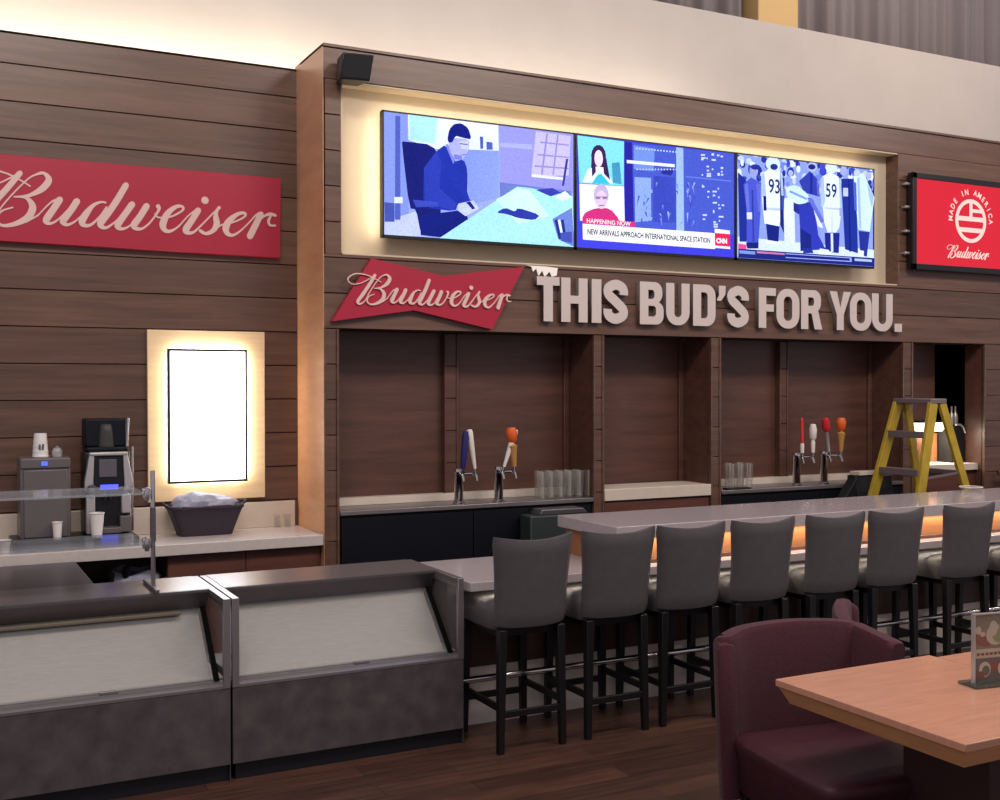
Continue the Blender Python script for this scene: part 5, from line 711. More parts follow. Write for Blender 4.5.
# wicker basket with a bagged loaf
t = thing('wicker_basket', 'dark wicker basket on the pale worktop under the light box', 'basket', (1.6, 7.4, .93))
b = B(); rings = []
def rbx(cx, cy, a, c, z, e=.25, n=36):
    o = []
    for i in range(n):
        q = 2*PI*i/n; cc, ss = math.cos(q), math.sin(q)
        o.append((cx + a*math.copysign(abs(cc)**e, cc), cy + c*math.copysign(abs(ss)**e, ss), z))
    return o
for a, c, z in ((.17, .09, .932), (.185, .10, .98), (.21, .115, 1.05), (.238, .125, 1.115), (.243, .128, 1.118), (.225, .113, 1.112), (.18, .09, .96)): rings.append(rbx(1.6, 7.4, a, c, z))
loft(b, rings); obj('body', b, M['basket'], t, angle=50)
b = B(); n = 60
for j in range(2): tube(b, [(x, y, z + .006*math.sin(i*1.2 + j*PI)) for i, (x, y, z) in enumerate(rbx(1.6, 7.4, .236, .122, 1.118, .25, n) + [rbx(1.6, 7.4, .236, .122, 1.118, .25, n)[0]])], .008, 6)
obj('rim', b, M['basket'], t)
for sx in (-1, 1):
    b = B(); tube(b, [(1.6 + sx*.225, 7.34, 1.115), (1.6 + sx*.262, 7.36, 1.14), (1.6 + sx*.27, 7.4, 1.148), (1.6 + sx*.262, 7.44, 1.14), (1.6 + sx*.225, 7.46, 1.115)], .009, 8); obj('handle', b, M['basket'], t)
b = B(); rings = []
for i in range(15):
    u = i/14; x = 1.385 + .44*u; r = math.sin(PI*min(1, max(.0, u*1.0)))**.32
    ring = []
    for k in range(20):
        a = 2*PI*k/20; w = 1 + .09*math.sin(5*a + i*1.3) + .06*math.sin(9*a - i*.8)
        ring.append((x + .012*math.sin(3*a + i), 7.4 + max(.012, .09*r)*math.cos(a)*w, 1.125 + max(.01, (.082 + .016*math.sin(u*6))*r)*math.sin(a)*w))
    rings.append(ring)
loft(b, rings); tag(obj('plastic_bag', b, M['bag'], subsurf=1), 'crumpled clear plastic bag lying in the dark wicker basket', 'bag')

# ------------------------------------------------------------------ prep counter and display cases
b = B(); box(b, -2.2, .75, 6.06, 6.96, .835, .872); 
t = thing('prep_counter', 'dull steel prep counter running back from the left display case', 'counter', (0, 6.4, 0))
obj('top', b, M['steel_dark'], t, bevel=.003)
b = B(); box(b, -2.2, .72, 6.07, 6.94, 0, .834); obj('body', b, M['black_matte'], t)

CY0, CY1, CZ = 5.32, 6.05, .884
def display_case(x0, x1, label, warm):
    t = thing('display_case', label, 'display case', ((x0+x1)/2, 5.6, 0), 'two display cases before the service counter')
    b = B(); box(b, x0 + .006, x1 - .006, CY0 + .03, CY1, 0.085, .46); obj('base', b, M['black_matte'], t)
    b = B(); box(b, x0 + .02, x1 - .004, CY0 + .028, CY1 - .02, 0, .083); obj('kick_plate', b, M['kick'], t)
    b = B(); box(b, x0 + .003, x1 - .003, CY0 + .002, CY0 + .029, .083, .452); obj('front_panel', b, M['laminate'], t, bevel=.002)
    b = B(); prism_yz(b, [(CY0, .453), (CY0, .466), (CY0 + .02, .478), (CY0 + .05, .482), (CY0 + .09, .478), (CY0 + .09, .453)], x0 + .004, x1 - .004); obj('ledge', b, M['steel'], t)
    for s0, s1 in ((x0, x0 + .034), (x1 - .034, x1)):
        b = B(); prism_yz(b, [(CY0 - .002, .454), (CY0 - .002, CZ), (CY0 + .022, CZ), (CY1, CZ), (CY1, CZ - .03), (CY0 + .022, CZ - .03), (CY0 + .022, .5), (CY0 + .022, .454)][::-1], s0, s1); obj('end_frame', b, M['steel'], t, bevel=.0015, seg=1)
        b = B(); box(b, (s0+s1)/2 - .003, (s0+s1)/2 + .003, CY0 + .022, CY1 - .01, .482, CZ - .03); obj('end_glass', b, M['case_glass'], t)
    b = B(); prism_yz(b, [(5.62, CZ), (CY1, CZ), (CY1, CZ - .105), (5.70, CZ - .105), (5.685, CZ - .10), (5.62, CZ - .012)][::-1], x0 + .035, x1 - .035); obj('top_canopy', b, M['steel_dark'], t)
    b = B(); prism_yz(b, [(5.63, CZ + .0002), (5.63, CZ + .0015), (CY1 - .002, CZ + .0015), (CY1 - .002, CZ + .0002)][::-1], x0 + .035, x1 - .035); obj('top_sheet', b, M['steel'], t)
    # sloped front glass, its black edge gasket and the liner behind
    gl = [(5.375, .484), (5.381, .481), (5.688, .783), (5.682, .786)]
    b = B(); prism_yz(b, gl, x0 + .036, x1 - .068); obj('front_glass', b, M['case_glass'], t)
    b = B(); prism_yz(b, [(5.362, .484), (5.392, .481), (5.706, .783), (5.676, .786)], x1 - .066, x1 - .042); obj('gasket', b, mat('black_rubber', (8, 8, 8), .9, spec=.1), t)
    b = B(); prism_yz(b, [(5.41, .484), (5.43, .484), (5.76, .80), (5.74, .80)], x0 + .036, x1 - .075); prism_yz(b, [(5.40, .483), (5.90, .483), (5.90, .488), (5.40, .488)], x0 + .014, x1 - .014)
    obj('liner', b, M['steel_in'], t)
    b = B(); box(b, x1 - .003, x1 - .0005, CY0 + .003, CY1 - .01, .0, .452); obj('end_panel', b, M['steel_dark'], t)
    b = B(); xm = x0 + (x1-x0)*.55; box(b, xm - .04, xm + .04, CY0 + .045, CY0 + .065, .483, .495); obj('pull', b, M['steel'], t, bevel=.002)
    if warm:
        b = B(); box(b, x0 + .04, x1 - .17, 5.645, 5.69, .762, .7785); obj('light_cover', b, mat('tan_lamp_cover', (108, 98, 84), .5), t, bevel=.003)
    return t
display_case(1.280, 2.512, 'grey display case on the right, ending beside the bar stools', False)
display_case(.05, 1.272, 'grey display case on the left, carrying the glass sneeze guard', True)

t = thing('sneeze_guard', 'sneeze guard of two glass shelves on a steel post, left display case', 'sneeze guard', (.975, 5.72, .886))
b = B(); tube(b, [(.982, 5.72, .905), (.982, 5.72, 1.485)], .0115, 14); obj('post', b, M['chrome'], t)
b = B(); tube(b, [(.982, 5.72, 1.13), (.982, 5.72, 1.30)], .0145, 14); obj('sleeve', b, M['steel_dark'], t)
b = B(); box(b, .97, .992, 5.60, 5.95, .8865, .906); obj('foot', b, M['steel_dark'], t, bevel=.003)
for z in (1.365, 1.115):
    b = B(); box(b, -1.2, .945, 5.70, 6.12, z, z + .012); obj('glass_shelf', b, M['guard_glass'], t, bevel=.002)
    b = B(); box(b, .93, .972, 5.705, 5.735, z - .018, z + .032); tube(b, [(.95, 5.70, z - .03), (.95, 5.70, z + .04)], .012, 10); obj('clamp', b, M['chrome'], t, bevel=.003)

# ------------------------------------------------------------------ the bar
BX1 = 12.0
t = thing('customer_bar', 'long two-level bar with grey stone tops and a lit maple riser', 'bar', (5.5, 5.7, 0))
b = B(); box(b, 2.535, BX1, 5.285, 6.06, .812, .862); obj('lower_top', b, M['bar_top'], t, bevel=.004)
b = B(); box(b, 3.505, BX1, 5.36, 6.04, 1.02, 1.092); obj('upper_top', b, M['bar_top'], t, bevel=.004)
b = B(); box(b, 3.53, BX1, 5.405, 5.98, .863, 1.018); obj('riser', b, M['riser'], t)
b = B(); box(b, 3.53, BX1, 5.39, 5.404, .863, .885); obj('riser_rail', b, M['wood_cab'], t, bevel=.002)
b = B(); box(b, 2.535, BX1, 5.58, 6.0, .33, .811); obj('front_panel', b, M['bar_front'], t)
b = B(); box(b, 2.535, BX1, 5.60, 6.0, 0, .328); obj('kick_panel', b, M['tile'], t)
b = B(); tube(b, [(2.535, 5.47, .292), (BX1, 5.47, .292)], .019, 14)
obj('foot_rail', b, M['chrome'], t)
for x in (2.9, 4.4, 5.9, 7.4):
    b = B(); tube(b, [(x, 5.47, .292), (x, 5.60, .27)], .011, 10); obj('rail_bracket', b, M['chrome'], t)

# bar stools (built facing +Y with the origin under the seat)
def stool_proto():
    t = thing('bar_stool', '', 'bar stool', (0, 0, 0), 'grey upholstered bar stools along the bar')
    b = B(); rings = []
    for a, c, z in ((.18, .18, .632), (.208, .218, .636), (.217, .23, .67), (.220, .232, .72), (.212, .226, .752), (.18, .195, .768), (.1, .11, .776)): rings.append(rbx(0, .25, a, c, z, .22, 40))
    loft(b, rings); obj('seat', b, M['leather'], t, angle=60)
    b = B(); rings = []; n = 12
    for j in range(13):
        v = j/12; z = .652 + .478*v; hw = .21 + .028*v - .010*math.sin(PI*v); th = .056 if 0 < j < 12 else .036
        hw2 = hw - (.006 if j in (0, 12) else 0)
        def pt(u, side):
            e = 1 - abs(u)**8*.55
            dip = -.024*(1 - u*u)*v**4 + (.008*u**4*(1-v)**3)
            return (u*hw2, -.025 - .045*v + .05*u*u + side*th/2*e, z + dip)
        rings.append([pt(-1 + 2*i/n, -1) for i in range(n+1)] + [pt(1 - 2*i/n, 1) for i in range(n+1)])
    R = [[b.verts.new(p) for p in r] for r in rings]; m = len(R[0])
    for p, q in zip(R, R[1:]):
        for k in range(m): b.faces.new((p[k], p[(k+1) % m], q[(k+1) % m], q[k]))
    for r in (R[0], R[-1]):
        for k in range(n): b.faces.new((r[k], r[k+1], r[m-2-k], r[m-1-k]))
    obj('backrest', b, M['leather'], t, angle=65)
    fe = {(-1,-1): (-.186, .0), (1,-1): (.186, .0), (-1,1): (-.186, .44), (1,1): (.186, .44)}
    for (sx, sy), (x, y) in fe.items():
        b = B(); bar(b, (x*.93, y*.96 + .01, .64), (x, y, 0), .046, .046, .034, .034, up=(0,1,0)); obj('leg', b, M['black_wood'], t, bevel=.003)
    for p, q in (((-.187,.0,.235), (-.187,.43,.235)), ((.187,.0,.235), (.187,.43,.235)), ((-.187,.425,.19), (.187,.425,.19)), ((-.187,.0,.20), (.187,.0,.20))):
        b = B(); bar(b, p, q, .022, .034, up=(0,0,1)); obj('footrest', b, M['black_wood'], t, bevel=.002)
    b = B(); box(b, -.18, .18, .03, .44, .6, .634); obj('apron', b, M['black_wood'], t)
    return t
st = stool_proto()
names = ['right beside the grey display case', 'second along from the display case', 'third along from the display case', 'fourth along from the display case',
    'fifth along, left of the ladder as seen', 'sixth along, third from the right frame edge', 'seventh along, its whole back seen at the right', 'cut off by the right edge of the photo']
for i, x in enumerate((2.795, 3.325, 3.815, 4.335, 4.90, 5.41, 6.07, 6.69)):
    loc = (x, 5.085, 0); lab = 'grey upholstered bar stool ' + names[i]
    if i == 0: st.location = loc; st['label'] = lab
    else: copy_thing(st, loc, lab)

# ------------------------------------------------------------------ back bar
def counter(x0, x1, label, bay):
    b = B(); box(b, x0, x1, YF - .012, YB - .002, 1.048, 1.078); tag(obj('back_counter', b, M['steel'], bevel=.003), label, 'counter')
    b = B(); box(b, x0 + .02, x1 - .06, YB - .085, YB - .002, 1.079, 1.132); 
    tag(obj('backsplash', b, M['cream_stone'], bevel=.002), 'low cream backsplash strip behind the taps in the ' + bay, 'backsplash')
counter(2.40, 4.368, 'narrow steel back counter with taps in the left bay', 'left bay')
counter(5.56, 7.541, 'narrow steel back counter with taps in the wide right bay', 'wide right bay')
for x0, x1, lab in ((2.405, 4.365, 'black low back-bar fridge under the left bay counter'), (5.565, 7.538, 'black low back-bar fridge under the wide right bay counter')):
    t = thing('back_bar_fridge', lab, 'fridge', ((x0+x1)/2, 7.2, 0))
    b = B(); box(b, x0, x1, YF + .03, YB - .01, 0, 1.046); obj('body', b, M['black_matte'], t)
    xm = (x0 + x1)/2
    for q0, q1 in ((x0 + .01, xm - .004), (xm + .004, x1 - .01)):
        b = B(); box(b, q0, q1, YF + .008, YF + .029, .1, 1.03); obj('door', b, M['navy'], t, bevel=.003)
b = B(); box(b, 4.466, 5.456, YF - .008, YB - .022, 1.046, 1.134); tag(obj('stone_ledge', b, M['cream_stone'], bevel=.004), 'thick cream stone ledge in the narrow middle bay', 'ledge')
t = thing('bay_cabinet', 'plain wooden cabinet front under the cream ledge of the middle bay', 'cabinet', (4.96, 7.2, 0))
b = B(); box(b, 4.468, 5.454, YF + .03, YB - .022, 0, 1.045); obj('body', b, M['wood_cab'], t)
b = B(); box(b, 4.476, 5.446, YF + .01, YF + .029, .08, 1.03); obj('door', b, M['wood_cab'], t, bevel=.003)

def handle_profile(kind):
    return {'blue': [(.012, 0), (.016, .02), (.02, .08), (.022, .16), (.016, .195)], 'white': [(.009, 0), (.013, .06), (.017, .13), (.02, .19), (.014, .205)],
        'knob': [(.012, 0), (.016, .06), (.012, .075), (.024, .09), (.027, .14), (.02, .17), (.012, .175)], 'pole': [(.012, 0), (.014, .05), (.011, .06), (.011, .2), (.005, .215)],
        'fan': [(.010, 0), (.012, .12), (.024, .135), (.030, .15), (.026, .2), (.012, .21)], 'pin': [(.014, 0), (.022, .07), (.03, .11), (.012, .12), (.03, .14), (.036, .18), (.026, .205)]}[kind]
def tap_tower(x, label, handles, top):
    t = thing('beer_tap_tower', label, 'beer tap', (x, 7.06, 1.078))
    b = B(); lathe(b, [(.044, 1.079), (.044, 1.09), (.033, 1.096), (.032, top), (.036, top + .006), (.034, top + .024), (.014, top + .03)], (x, 7.06, 0), 20); obj('column', b, M['chrome'], t)
    for k, (hx, kind, m1, m2, lean) in enumerate(handles):
        b = B(); z = top - .012
        tube(b, [(x, 7.06, z), (x + hx*.9, 7.02, z + .002), (x + hx, 6.99, z - .004), (x + hx + .004, 6.975, z - .045)], [.012, .012, .011, .008], 10); tube(b, [(x + hx, 6.995, z), (x + hx + lean*.04, 6.99, z + .045)], .009, 8)
        f = obj('faucet', b, M['chrome'], t)
        p = [(r*1.2, q*1.36) for r, q in handle_profile(kind)]; b = B(); lathe(b, p, (0,0,0), 14)
        if m2 is not None:
            zc = p[-1][1]*.58
            for fc in b.faces: fc.material_index = 1 if fc.calc_center_median().z > zc else 0
        b.transform(Matrix.Translation((x + hx + lean*.04, 6.99, z + .04)) @ Matrix.Rotation(lean, 4, 'Y'))
        obj('handle', b, [M[m1]] + ([M[m2]] if m2 else []), f)
    return t
tap_tower(3.295, 'chrome beer tap in the left bay with a navy and a white handle', [(-.005, 'blue', 'blue_handle', None, .1), (.10, 'white', 'white_handle', None, -.16)], 1.30)
tap_tower(3.61, 'chrome beer tap in the left bay with curved white and orange handles', [(-.005, 'white', 'white_handle', None, .34), (.095, 'pin', 'tan', 'orange', -.1)], 1.305)
tap_tower(6.39, 'chrome beer tap in the right bay with red striped and white knob handles', [(0, 'pole', 'white_handle', 'red_handle', -.02), (.115, 'knob', 'white_handle', None, .0)], 1.325)
tap_tower(6.69, 'chrome beer tap in the right bay with red and orange topped handles', [(-.005, 'fan', 'silver', 'red_handle', -.14), (.125, 'pin', 'tan', 'orange', .0)], 1.33)

# tumblers, one built and the rest copied
def glass_proto():
    b = B(); lathe(b, [(.027, 0), (.03, .004), (.036, .2), (.034, .2), (.027, .014), (.0, .014)], (0,0,0), 18, cap=False)
    bmesh.ops.remove_doubles(b, verts=b.verts[:], dist=.0005)
    for f in b.faces:
        c = f.calc_center_median(); a = int((math.atan2(c.y, c.x) + PI)/(2*PI)*18)
        f.material_index = 1 if a in (3, 8, 12) and abs(f.normal.z) < .5 else 0  # a few paler facets painted in as vertical highlights
    return obj('drinking_glass', b, [M['tumbler'], M['tumbler_highlight']], angle=50)
def glasses(spots, label, group):
    for x, y in spots:
        if glass0.get('label') is None: o = glass0
        else: o = glass0.copy(); COL.objects.link(o)
        o.location = (x, y, 1.079); tag(o, label, 'glass', group)
glass0 = glass_proto()
glasses([(3.98 + .079*i, 7.08 + .006*(i % 2)) for i in range(6)] + [(4.0 + .079*i, 7.17) for i in range(5)], 'clear empty tumbler in the double row right of the left bay taps', 'clear tumblers in the left bay')
glasses([(5.745 + .088*i, 7.10) for i in range(3)] + [(5.79, 7.2), (5.92, 7.21)], 'clear empty tumbler in the cluster at the left end of the right bay', 'clear tumblers in the right bay')

# register in the right bay, squat unit in the left bay
t = thing('cash_register', 'black register with a slanted back and pale top edge, left of the ladder', 'cash register', (7.0, 6.87, 1.0))
b = B(); prism_yz(b, [(6.84, .93), (6.84, .96), (6.88, 1.155), (6.975, 1.155), (6.975, .93)][::-1], 6.87, 7.28); prism_xz(b, [(6.70, .93), (6.87, 1.14), (6.87, .93)], 6.86, 6.96); obj('body', b, M['black_matte'], t, bevel=.006)
b = B(); box(b, 6.90, 7.275, 6.868, 6.975, 1.156, 1.188); obj('top_edge', b, M['cream_stone'], t, bevel=.002)
b = B(); box(b, 6.87, 7.28, 6.85, 6.98, 0, .929); obj('stand', b, M['black_matte'], t)
b = B(); for_ = box(b, 5.62, 5.86, 6.99, 7.06, 1.079, 1.092); tag(obj('bar_mat', b, M['black_matte'], bevel=.004), 'flat black bar mat before the tumblers in the right bay', 'bar mat')
t = thing('bar_unit', 'squat dark unit with a grey lid before the left bay tumblers', 'bar appliance', (4.0, 6.9, 0))
b = B(); box(b, 3.74, 4.22, 6.82, 6.98, 0, .99); obj('body', b, M['green_body'], t, bevel=.01)
b = B(); prism_xz(b, [(3.82, .991), (3.84, 1.03), (4.18, 1.03), (4.22, .991)], 6.83, 6.975); obj('lid', b, M['steel_dark'], t, bevel=.006)

# last bay: lit counter, lamp, black appliance and bottles
b = B(); box(b, 7.67, 8.572, YF + .06, YB - .002, 1.135, 1.195); tag(obj('passage_counter', b, M['cream_stone'], bevel=.003), 'bright cream counter in the last bay behind the ladder', 'counter')
b = B(); box(b, 7.67, 8.572, YF + .1, YB - .002, 0, 1.134); tag(obj('counter_base', b, M['wood_cab']), 'wooden base under the bright cream counter behind the ladder', 'cabinet')
t = thing('shelf_light', 'small box light glowing on the bay wall behind the ladder', 'lamp', (8.2, YB - .06, 1.5))
b = B(); box(b, 8.06, 8.40, YB - .1, YB - .002, 1.565, 1.585); obj('housing', b, M['black'], t)
b = B(); prism_xz(b, [(8.07, 1.485), (8.07, 1.564), (8.38, 1.564), (8.41, 1.525), (8.36, 1.485)][::-1], YB - .095, YB - .004); obj('diffuser', b, emit_mat('lit_lamp_diffuser', (255, 240, 205), 4), t)
b = B(); box(b, 8.2, 8.39, YB - .012, YB - .001, 1.196, 1.465); tag(obj('splash_panel', b, M['riser'], bevel=.002), 'orange wooden splash panel lit below the box light', 'panel')
t = thing('bar_appliance', 'black rounded appliance on the bright counter in the last bay', 'bar appliance', (8.5, 7.3, 1.136))
b = B(); prism_xz(b, [(8.395, 1.197), (8.395, 1.52), (8.45, 1.54), (8.53, 1.53), (8.565, 1.48), (8.568, 1.197)][::-1], 7.2, 7.37); obj('body', b, M['black_matte'], t, bevel=.01)
b = B(); tube(b, [(8.44, 7.2, 1.545), (8.50, 7.2, 1.545), (8.54, 7.2, 1.52), (8.565, 7.2, 1.47)], .009, 8); obj('trim_bar', b, M['silver'], t)
for x, lab in ((8.475, 'pale slim bottle on the black appliance, left of the pair'), (8.525, 'pale slim bottle on the black appliance, right of the pair')):
    b = B(); lathe(b, [(.024, 1.543), (.026, 1.61), (.02, 1.64), (.009, 1.66), (.009, 1.71), (.011, 1.715)], (x, 7.28, 0), 14); tag(obj('bottle', b, M['bottle']), lab, 'bottle')
t = thing('beer_tap_tower', 'chrome side tap cut off by the right edge of the photo', 'beer tap', (8.75, 6.93, 0))
b = B(); tube(b, [(8.64, 6.9, 1.11), (8.85, 6.9, 1.11)], .022, 12); tube(b, [(8.74, 6.9, 1.11), (8.74, 6.9, 1.2), (8.76, 6.88, 1.235), (8.80, 6.86, 1.22)], .013, 10); tube(b, [(8.80, 6.9, 1.11), (8.80, 6.9, 0)], .02, 10); obj('column', b, M['chrome'], t)

# ------------------------------------------------------------------ step ladder
t = thing('step_ladder', 'yellow step ladder with grey steps standing behind the bar', 'ladder', (7.2, 6.52, 0))
ZT = 1.765
for y0, y1, xf, xb in ((6.69, 6.80, 6.62, 7.72), (6.33, 6.24, 6.72, 7.87)):
    b = B(); bar(b, (7.155, y0, ZT), (xf, y1, 0), .085, .035, up=(0,1,0)); r_ = obj('front_rail', b, M['yellow'], t, bevel=.003)
    b = B(); bar(b, (7.255, y0, ZT), (xb, y1, 0), .07, .032, up=(0,1,0)); obj('rear_rail', b, M['yellow'], t, bevel=.003)
    b = B(); bar(b, (6.97, (y0*2 + y1)/3, 1.16), (7.42, (y0*2 + y1)/3, 1.2), .006, .02); obj('spreader', b, M['ladder_grey'], t)
for k in range(5):
    z = 1.525 - .3*k; f = (ZT - z)/ZT; x = 7.155 + (6.67 - 7.155)*f; dy = .18 + .1*f
    b = B(); box(b, x - .05, x + .045, 6.515 - dy - .0, 6.515 + dy, z - .012, z + .012); box(b, x - .05, x - .042, 6.515 - dy, 6.515 + dy, z - .04, z - .01); obj('step', b, M['ladder_grey'], t, bevel=.002)
for z in (1.2, .6): 
    f = (ZT - z)/ZT; x = 7.255 + (7.79 - 7.255)*f
    b = B(); bar(b, (x, 6.515 - .19 - .1*f, z), (x, 6.515 + .19 + .1*f, z), .012, .035); obj('rear_brace', b, M['ladder_grey'], t)
b = B(); box(b, 7.115, 7.295, 6.31, 6.71, ZT - .005, ZT + .038); obj('top_cap', b, M['ladder_grey'], t, bevel=.008)

# a glass dish at the back edge of the bar
t = thing('glass_dish', 'small clear glass dish near the ladder on the upper bar top', 'dish', (7.0, 5.99, 1.093))
b = B(); lathe(b, [(.04, 1.093), (.06, 1.10), (.085, 1.125), (.082, 1.127), (.06, 1.106), (.0, 1.101)], (7.12, 5.93, 0), 24, cap=False); obj('bowl', b, M['tumbler'], t)
b = B(); tube(b, [(7.12 + .084*math.cos(a*PI/12), 5.93 + .084*math.sin(a*PI/12), 1.126) for a in range(25)], .004, 6); obj('rim', b, M['paper_cup'], t)

# ------------------------------------------------------------------ dining tables, menu stand, chairs
def dining_table(x0, x1, y0, y1, label):
    t = thing('dining_table', label, 'table', ((x0+x1)/2, (y0+y1)/2, 0), 'maple dining tables')
    b = B(); box(b, x0, x1, y0, y1, .732, .76); obj('table_top', b, [M['table']], t, bevel=.003)
    b = B(); r = []
    for i, z in ((.04, .668), (.024, .70), (.008, .7315)): r.append([(x0+i, y0+i, z), (x1-i, y0+i, z), (x1-i, y1-i, z), (x0+i, y1-i, z)])
    loft(b, r); obj('edge_moulding', b, M['table_edge'], t)
    cx, cy = (x0+x1)/2 + .05, (y0+y1)/2
    b = B(); box(b, cx - .05, cx + .05, cy - .20, cy + .20, .05, .668); obj('pedestal', b, M['table_base'], t, bevel=.006)
    b = B(); box(b, cx - .28, cx + .28, cy - .05, cy + .05, .02, .055); box(b, cx - .06, cx + .06, cy - .3, cy + .3, .0, .05); obj('foot', b, M['black_wood'], t, bevel=.008)
dining_table(2.922, 3.765, 2.45, 3.345, 'honey maple dining table in front, its left corner showing')
dining_table(3.772, 4.60, 2.47, 3.305, 'second maple table pushed against the right side of the first')

t = thing('menu_stand', 'clear upright menu stand with a food picture on the front table', 'menu stand', (3.63, 2.86, .761))
c, s_ = math.cos(-.16), math.sin(-.16)
def mp_(u, d, z): return (3.522 + u*c - d*s_, 2.92 + u*s_ + d*c, z)
b = B()
def slab(b, u0, u1, d0, d1, z0, z1, mi=0):
    v = [b.verts.new(mp_(u, d, z)) for z in (z0, z1) for u, d in ((u0,d0),(u1,d0),(u1,d1),(u0,d1))]
    for f in ((3,2,1,0),(4,5,6,7),(0,1,5,4),(1,2,6,5),(2,3,7,6),(3,0,4,7)): b.faces.new([v[i] for i in f]).material_index = mi
slab(b, -.03, .23, -.05, .05, .761, .771); obj('base', b, glass_mat('acrylic_base', (70, 82, 78), .55, .08), t, bevel=.001, seg=1)
b = B(); slab(b, 0, .2, -.008, -.005, .769, 1.03); slab(b, 0, .2, .005, .008, .769, 1.03); obj('sleeve', b, M['acrylic'], t)
b = B(); slab(b, -.003, .003, -.009, .009, .771, 1.033); slab(b, -.003, .203, -.009, .009, 1.03, 1.034); obj('edge_frame', b, M['silver'], t)
b = B(); slab(b, .004, .198, -.003, .003, .772, 1.027)
k = 0
def blob(u, z, a, h, mi, n=12):
    global k; k += 1
    p = [mp_(u + a*math.cos(2*PI*i/n), -.0035 - .0001*k, z + h*math.sin(2*PI*i/n)) for i in range(n)]
    b.faces.new([b.verts.new(q) for q in p]).material_index = mi
def strip(u0, u1, z0, z1, mi):
    global k; k += 1
    b.faces.new([b.verts.new(mp_(u, -.0035 - .0001*k, z)) for u, z in ((u0,z0),(u1,z0),(u1,z1),(u0,z1))]).material_index = mi
strip(.006, .196, .90, 1.025, 0); strip(.006, .196, .775, .862, 4); strip(.006, .196, .864, .898, 3)
for u, z, a, h, mi in ((.03,.94,.025,.03,2),(.055,.925,.03,.02,2),(.02,.97,.014,.016,3),(.04,.955,.012,.01,3),(.1,.95,.045,.04,3),(.115,.945,.03,.026,1),(.15,.98,.035,.03,1),(.09,.975,.02,.03,3),(.17,.93,.03,.025,2)): blob(u, z, a, h, mi)
for u, z, a, h, mi in ((.05,.82,.028,.03,3),(.055,.815,.018,.02,4),(.1,.83,.025,.02,2),(.14,.82,.03,.03,3),(.03,.80,.02,.015,2),(.17,.81,.02,.03,1)): blob(u, z, a, h, mi)
for i in range(9): strip(.012 + .02*i, .026 + .02*i, .874, .884, 2)
obj('menu_card', b, [M['menu_bg'], M['food_green'], M['food_red'], M['food_pale'], M['food_dark']], t)

def armchair(loc, rot, label, lw=.34, rw=.34, h=.83):
    t = thing('dining_chair', label, 'chair', (0, 0, 0), 'burgundy upholstered chairs')
    path = [(-.40, -lw, h - .035), (-.395, -lw*.6, h - .025), (-.385, -lw*.3, h - .012), (-.372, -.03, h), (-.24, .012, h + .02), (0, .02, h + .03), (.24, .012, h + .02), (.378, -.002, h), (.392, -rw*.25, h - .008), (.405, -rw*.6, h - .022), (.42, -rw, h - .04)]
    q = catmull([[p[0]*.9, p[1], p[2]] for p in path], 5); b = B(); rings = []
    for i, (x, y, hh) in enumerate(q):
        a, c_ = q[max(i-1, 0)], q[min(i+1, len(q)-1)]; dx, dy = c_[0]-a[0], c_[1]-a[1]; l = math.hypot(dx, dy); nx, ny = -dy/l, dx/l
        e = .0 if 0 < i < len(q)-1 else .004; w = .042 - e
        # outside (back) is along -(n) for this winding; lower part narrows a little
        k0 = .9
        ring = []
        for off, z in ((-w, .12), (-w, .45), (-w, hh - .03), (-w*.7, hh - .006 - e), (0, hh - e), (w*.7, hh - .006 - e), (w, hh - .03), (w, .45), (w, .12)):
            f = k0 + (1-k0)*min(1, z/.7)
            ring.append(((x + nx*off)*f, (y + ny*off)*f, z))
        rings.append(ring)
    loft(b, rings); obj('backrest', b, M['burgundy'], t, angle=50)
    b = B(); rings = []
    for a, c_, z in ((.30, .31, .15), (.318, .33, .17), (.322, .345, .32), (.328, .36, .34), (.332, .362, .375), (.322, .35, .392), (.27, .30, .399), (.12, .1, .401)): rings.append(rbx(0, -.39, a, c_, z, .2, 40))
    loft(b, rings); obj('seat', b, M['burgundy_dark'], t, angle=60)
    for sx in (-1, 1):
        for y in (-.1, -.68):
            b = B(); bar(b, (sx*.27, y, .18), (sx*.28, y, 0), .045, .045, .032, .032); obj('leg', b, M['black_wood'], t, bevel=.003)
    t.location = loc; t.rotation_euler = (0, 0, rot)
    return t
armchair((3.395, 3.80, 0), math.radians(-8), 'burgundy upholstered chair tucked under the front maple table', .08, .27)
armchair((4.22, 4.30, 0), math.radians(46), 'burgundy chair standing behind the first one, only its back top showing', .06, .06, .735)

# ------------------------------------------------------------------ light
def area(name, loc, rot, sx, sy, power, color):
    d = bpy.data.lights.new(name, 'AREA'); d.shape = 'RECTANGLE'; d.size = sx; d.size_y = sy; d.energy = power; d.color = color
    o = bpy.data.objects.new(name, d); COL.objects.link(o); o.location = loc; o.rotation_euler = rot
    return o
WARM = (1, .80, .56); SOFT = (1, .9, .84)
# cove strips on top of the wooden walls, washing the plaster above
def aim(name, loc, to, sx, sy, power, color):
    o = area(name, loc, (0, 0, 0), sx, sy, power, color)
    o.rotation_euler = (Vector(to) - Vector(loc)).to_track_quat('-Z', 'Y').to_euler()
    return o
aim('cove_light', (.45, 8.2, 4.12), (.45, 8.5, 4.5), 4.9, .06, 40, (1, .86, .66))
aim('cove_light', (4.7, 8.0, 4.17), (4.7, 8.5, 4.65), 3.4, .06, 18, (1, .85, .66))
# strips behind the televisions
area('television_back_light', (2.715, YF + .045, 3.33), (math.radians(90), 0, math.radians(45)), .02, .8, 1.5, (1, .84, .6))
area('television_back_light', (4.93, YF + .05, 3.75), (math.radians(150), 0, 0), 4.4, .02, 4.5, (1, .80, .52))
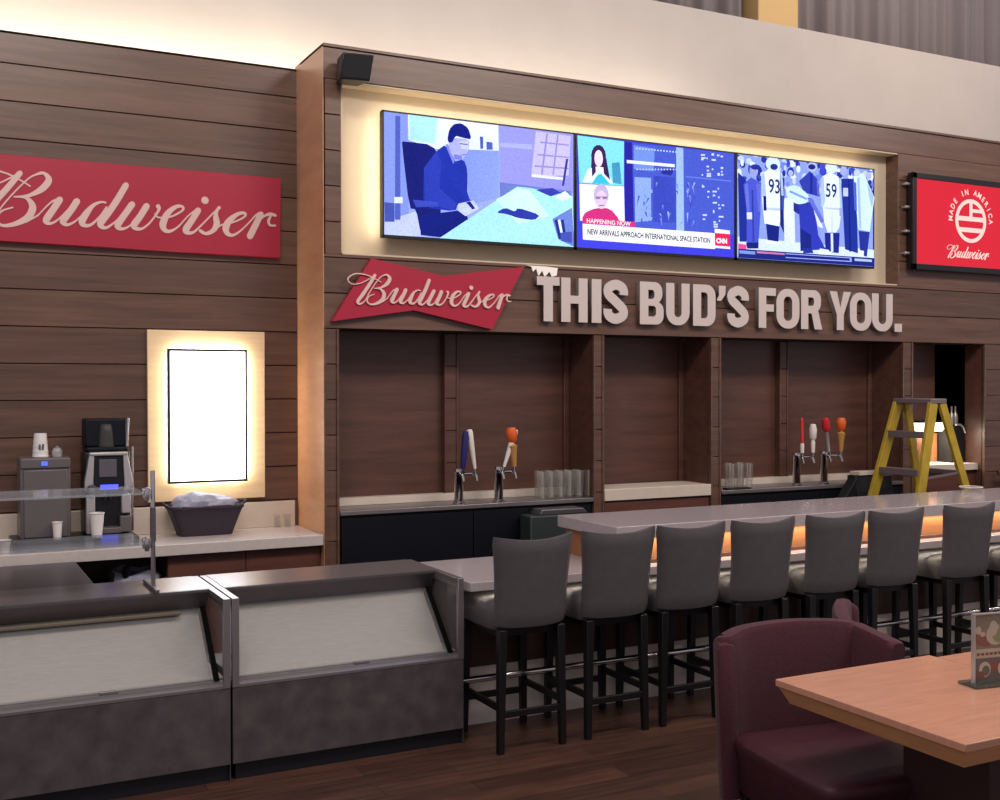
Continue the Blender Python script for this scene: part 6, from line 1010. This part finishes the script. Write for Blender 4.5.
# strip round the light box
for x, rz in ((1.43, 60), (1.895, -60)):
    area('light_box_edge_light', (x, YL - .045, 1.71), (math.radians(90), 0, math.radians(rz)), .02, .84, 4, (1, .87, .68))
area('light_box_edge_light', (1.66, YL - .045, 2.13), (math.radians(150), 0, 0), .46, .02, 2.6, (1, .87, .68))
area('light_box_edge_light', (1.66, YL - .045, 1.29), (math.radians(30), 0, 0), .46, .02, 1.6, (1, .87, .68))
# strips under the front lips of the two bar tops
aim('bar_strip_light', (7.7, 5.372, 1.014), (7.7, 5.37, .86), 8.3, .012, 24, (1, .86, .62))
aim('bar_strip_light', (7.2, 5.31, .806), (7.2, 5.40, .64), 9.2, .012, 13, (1, .92, .72))
# unseen wall, curtain and room fills added to lift the brightness
aim('wall_fill', (.4, 2.6, 6.2), (.6, 7.5, 2.6), 2.2, .6, 150, (1, .89, .8))  # added fill for the wooden walls, no known lamp there
aim('wall_fill', (5.4, 2.2, 6.2), (5.6, 7, 2.4), 2.6, .6, 154, (1, .89, .8))
aim('wall_fill', (10.5, 3.2, 6.0), (9.6, 7, 3.6), 1.4, .6, 95, (1, .88, .82))
aim('fascia_spot', (9.3, 6.2, 6.6), (9.2, 7, 4.05), .15, .15, 22, (1, .66, .40))
aim('shelf_lamp', (8.2, YB - .12, 1.47), (8.3, YB - .1, 1.2), .3, .03, 5, (1, .9, .72))
aim('curtain_fill', (9.0, 7.2, 8.2), (9.0, 9.2, 5.9), 4, .4, 60, SOFT)  # added fill that brightens the curtains, source unseen
for x, y, p in ((-1.5, 2.2, 40), (3.4, 1.6, 34), (7.0, 2.8, 50)):
    area('room_fill', (x, y, 5.4), (0, 0, 0), 1.2, 1.2, p, SOFT)  # soft overhead fill added out of view for general brightness

W = bpy.data.worlds.new('world'); S.world = W; W.use_nodes = True
bg = W.node_tree.nodes['Background']; bg.inputs['Color'].default_value = (.83, .78, .87, 1); bg.inputs['Strength'].default_value = .46

vs = S.view_settings
vs.view_transform = 'Standard'; vs.look = 'None'; vs.gamma = 1; vs.exposure = 0; vs.use_curve_mapping = False
S.cycles.use_denoising = True
S.cycles.max_bounces = 8; S.cycles.transparent_max_bounces = 16; S.cycles.sample_clamp_indirect = 6
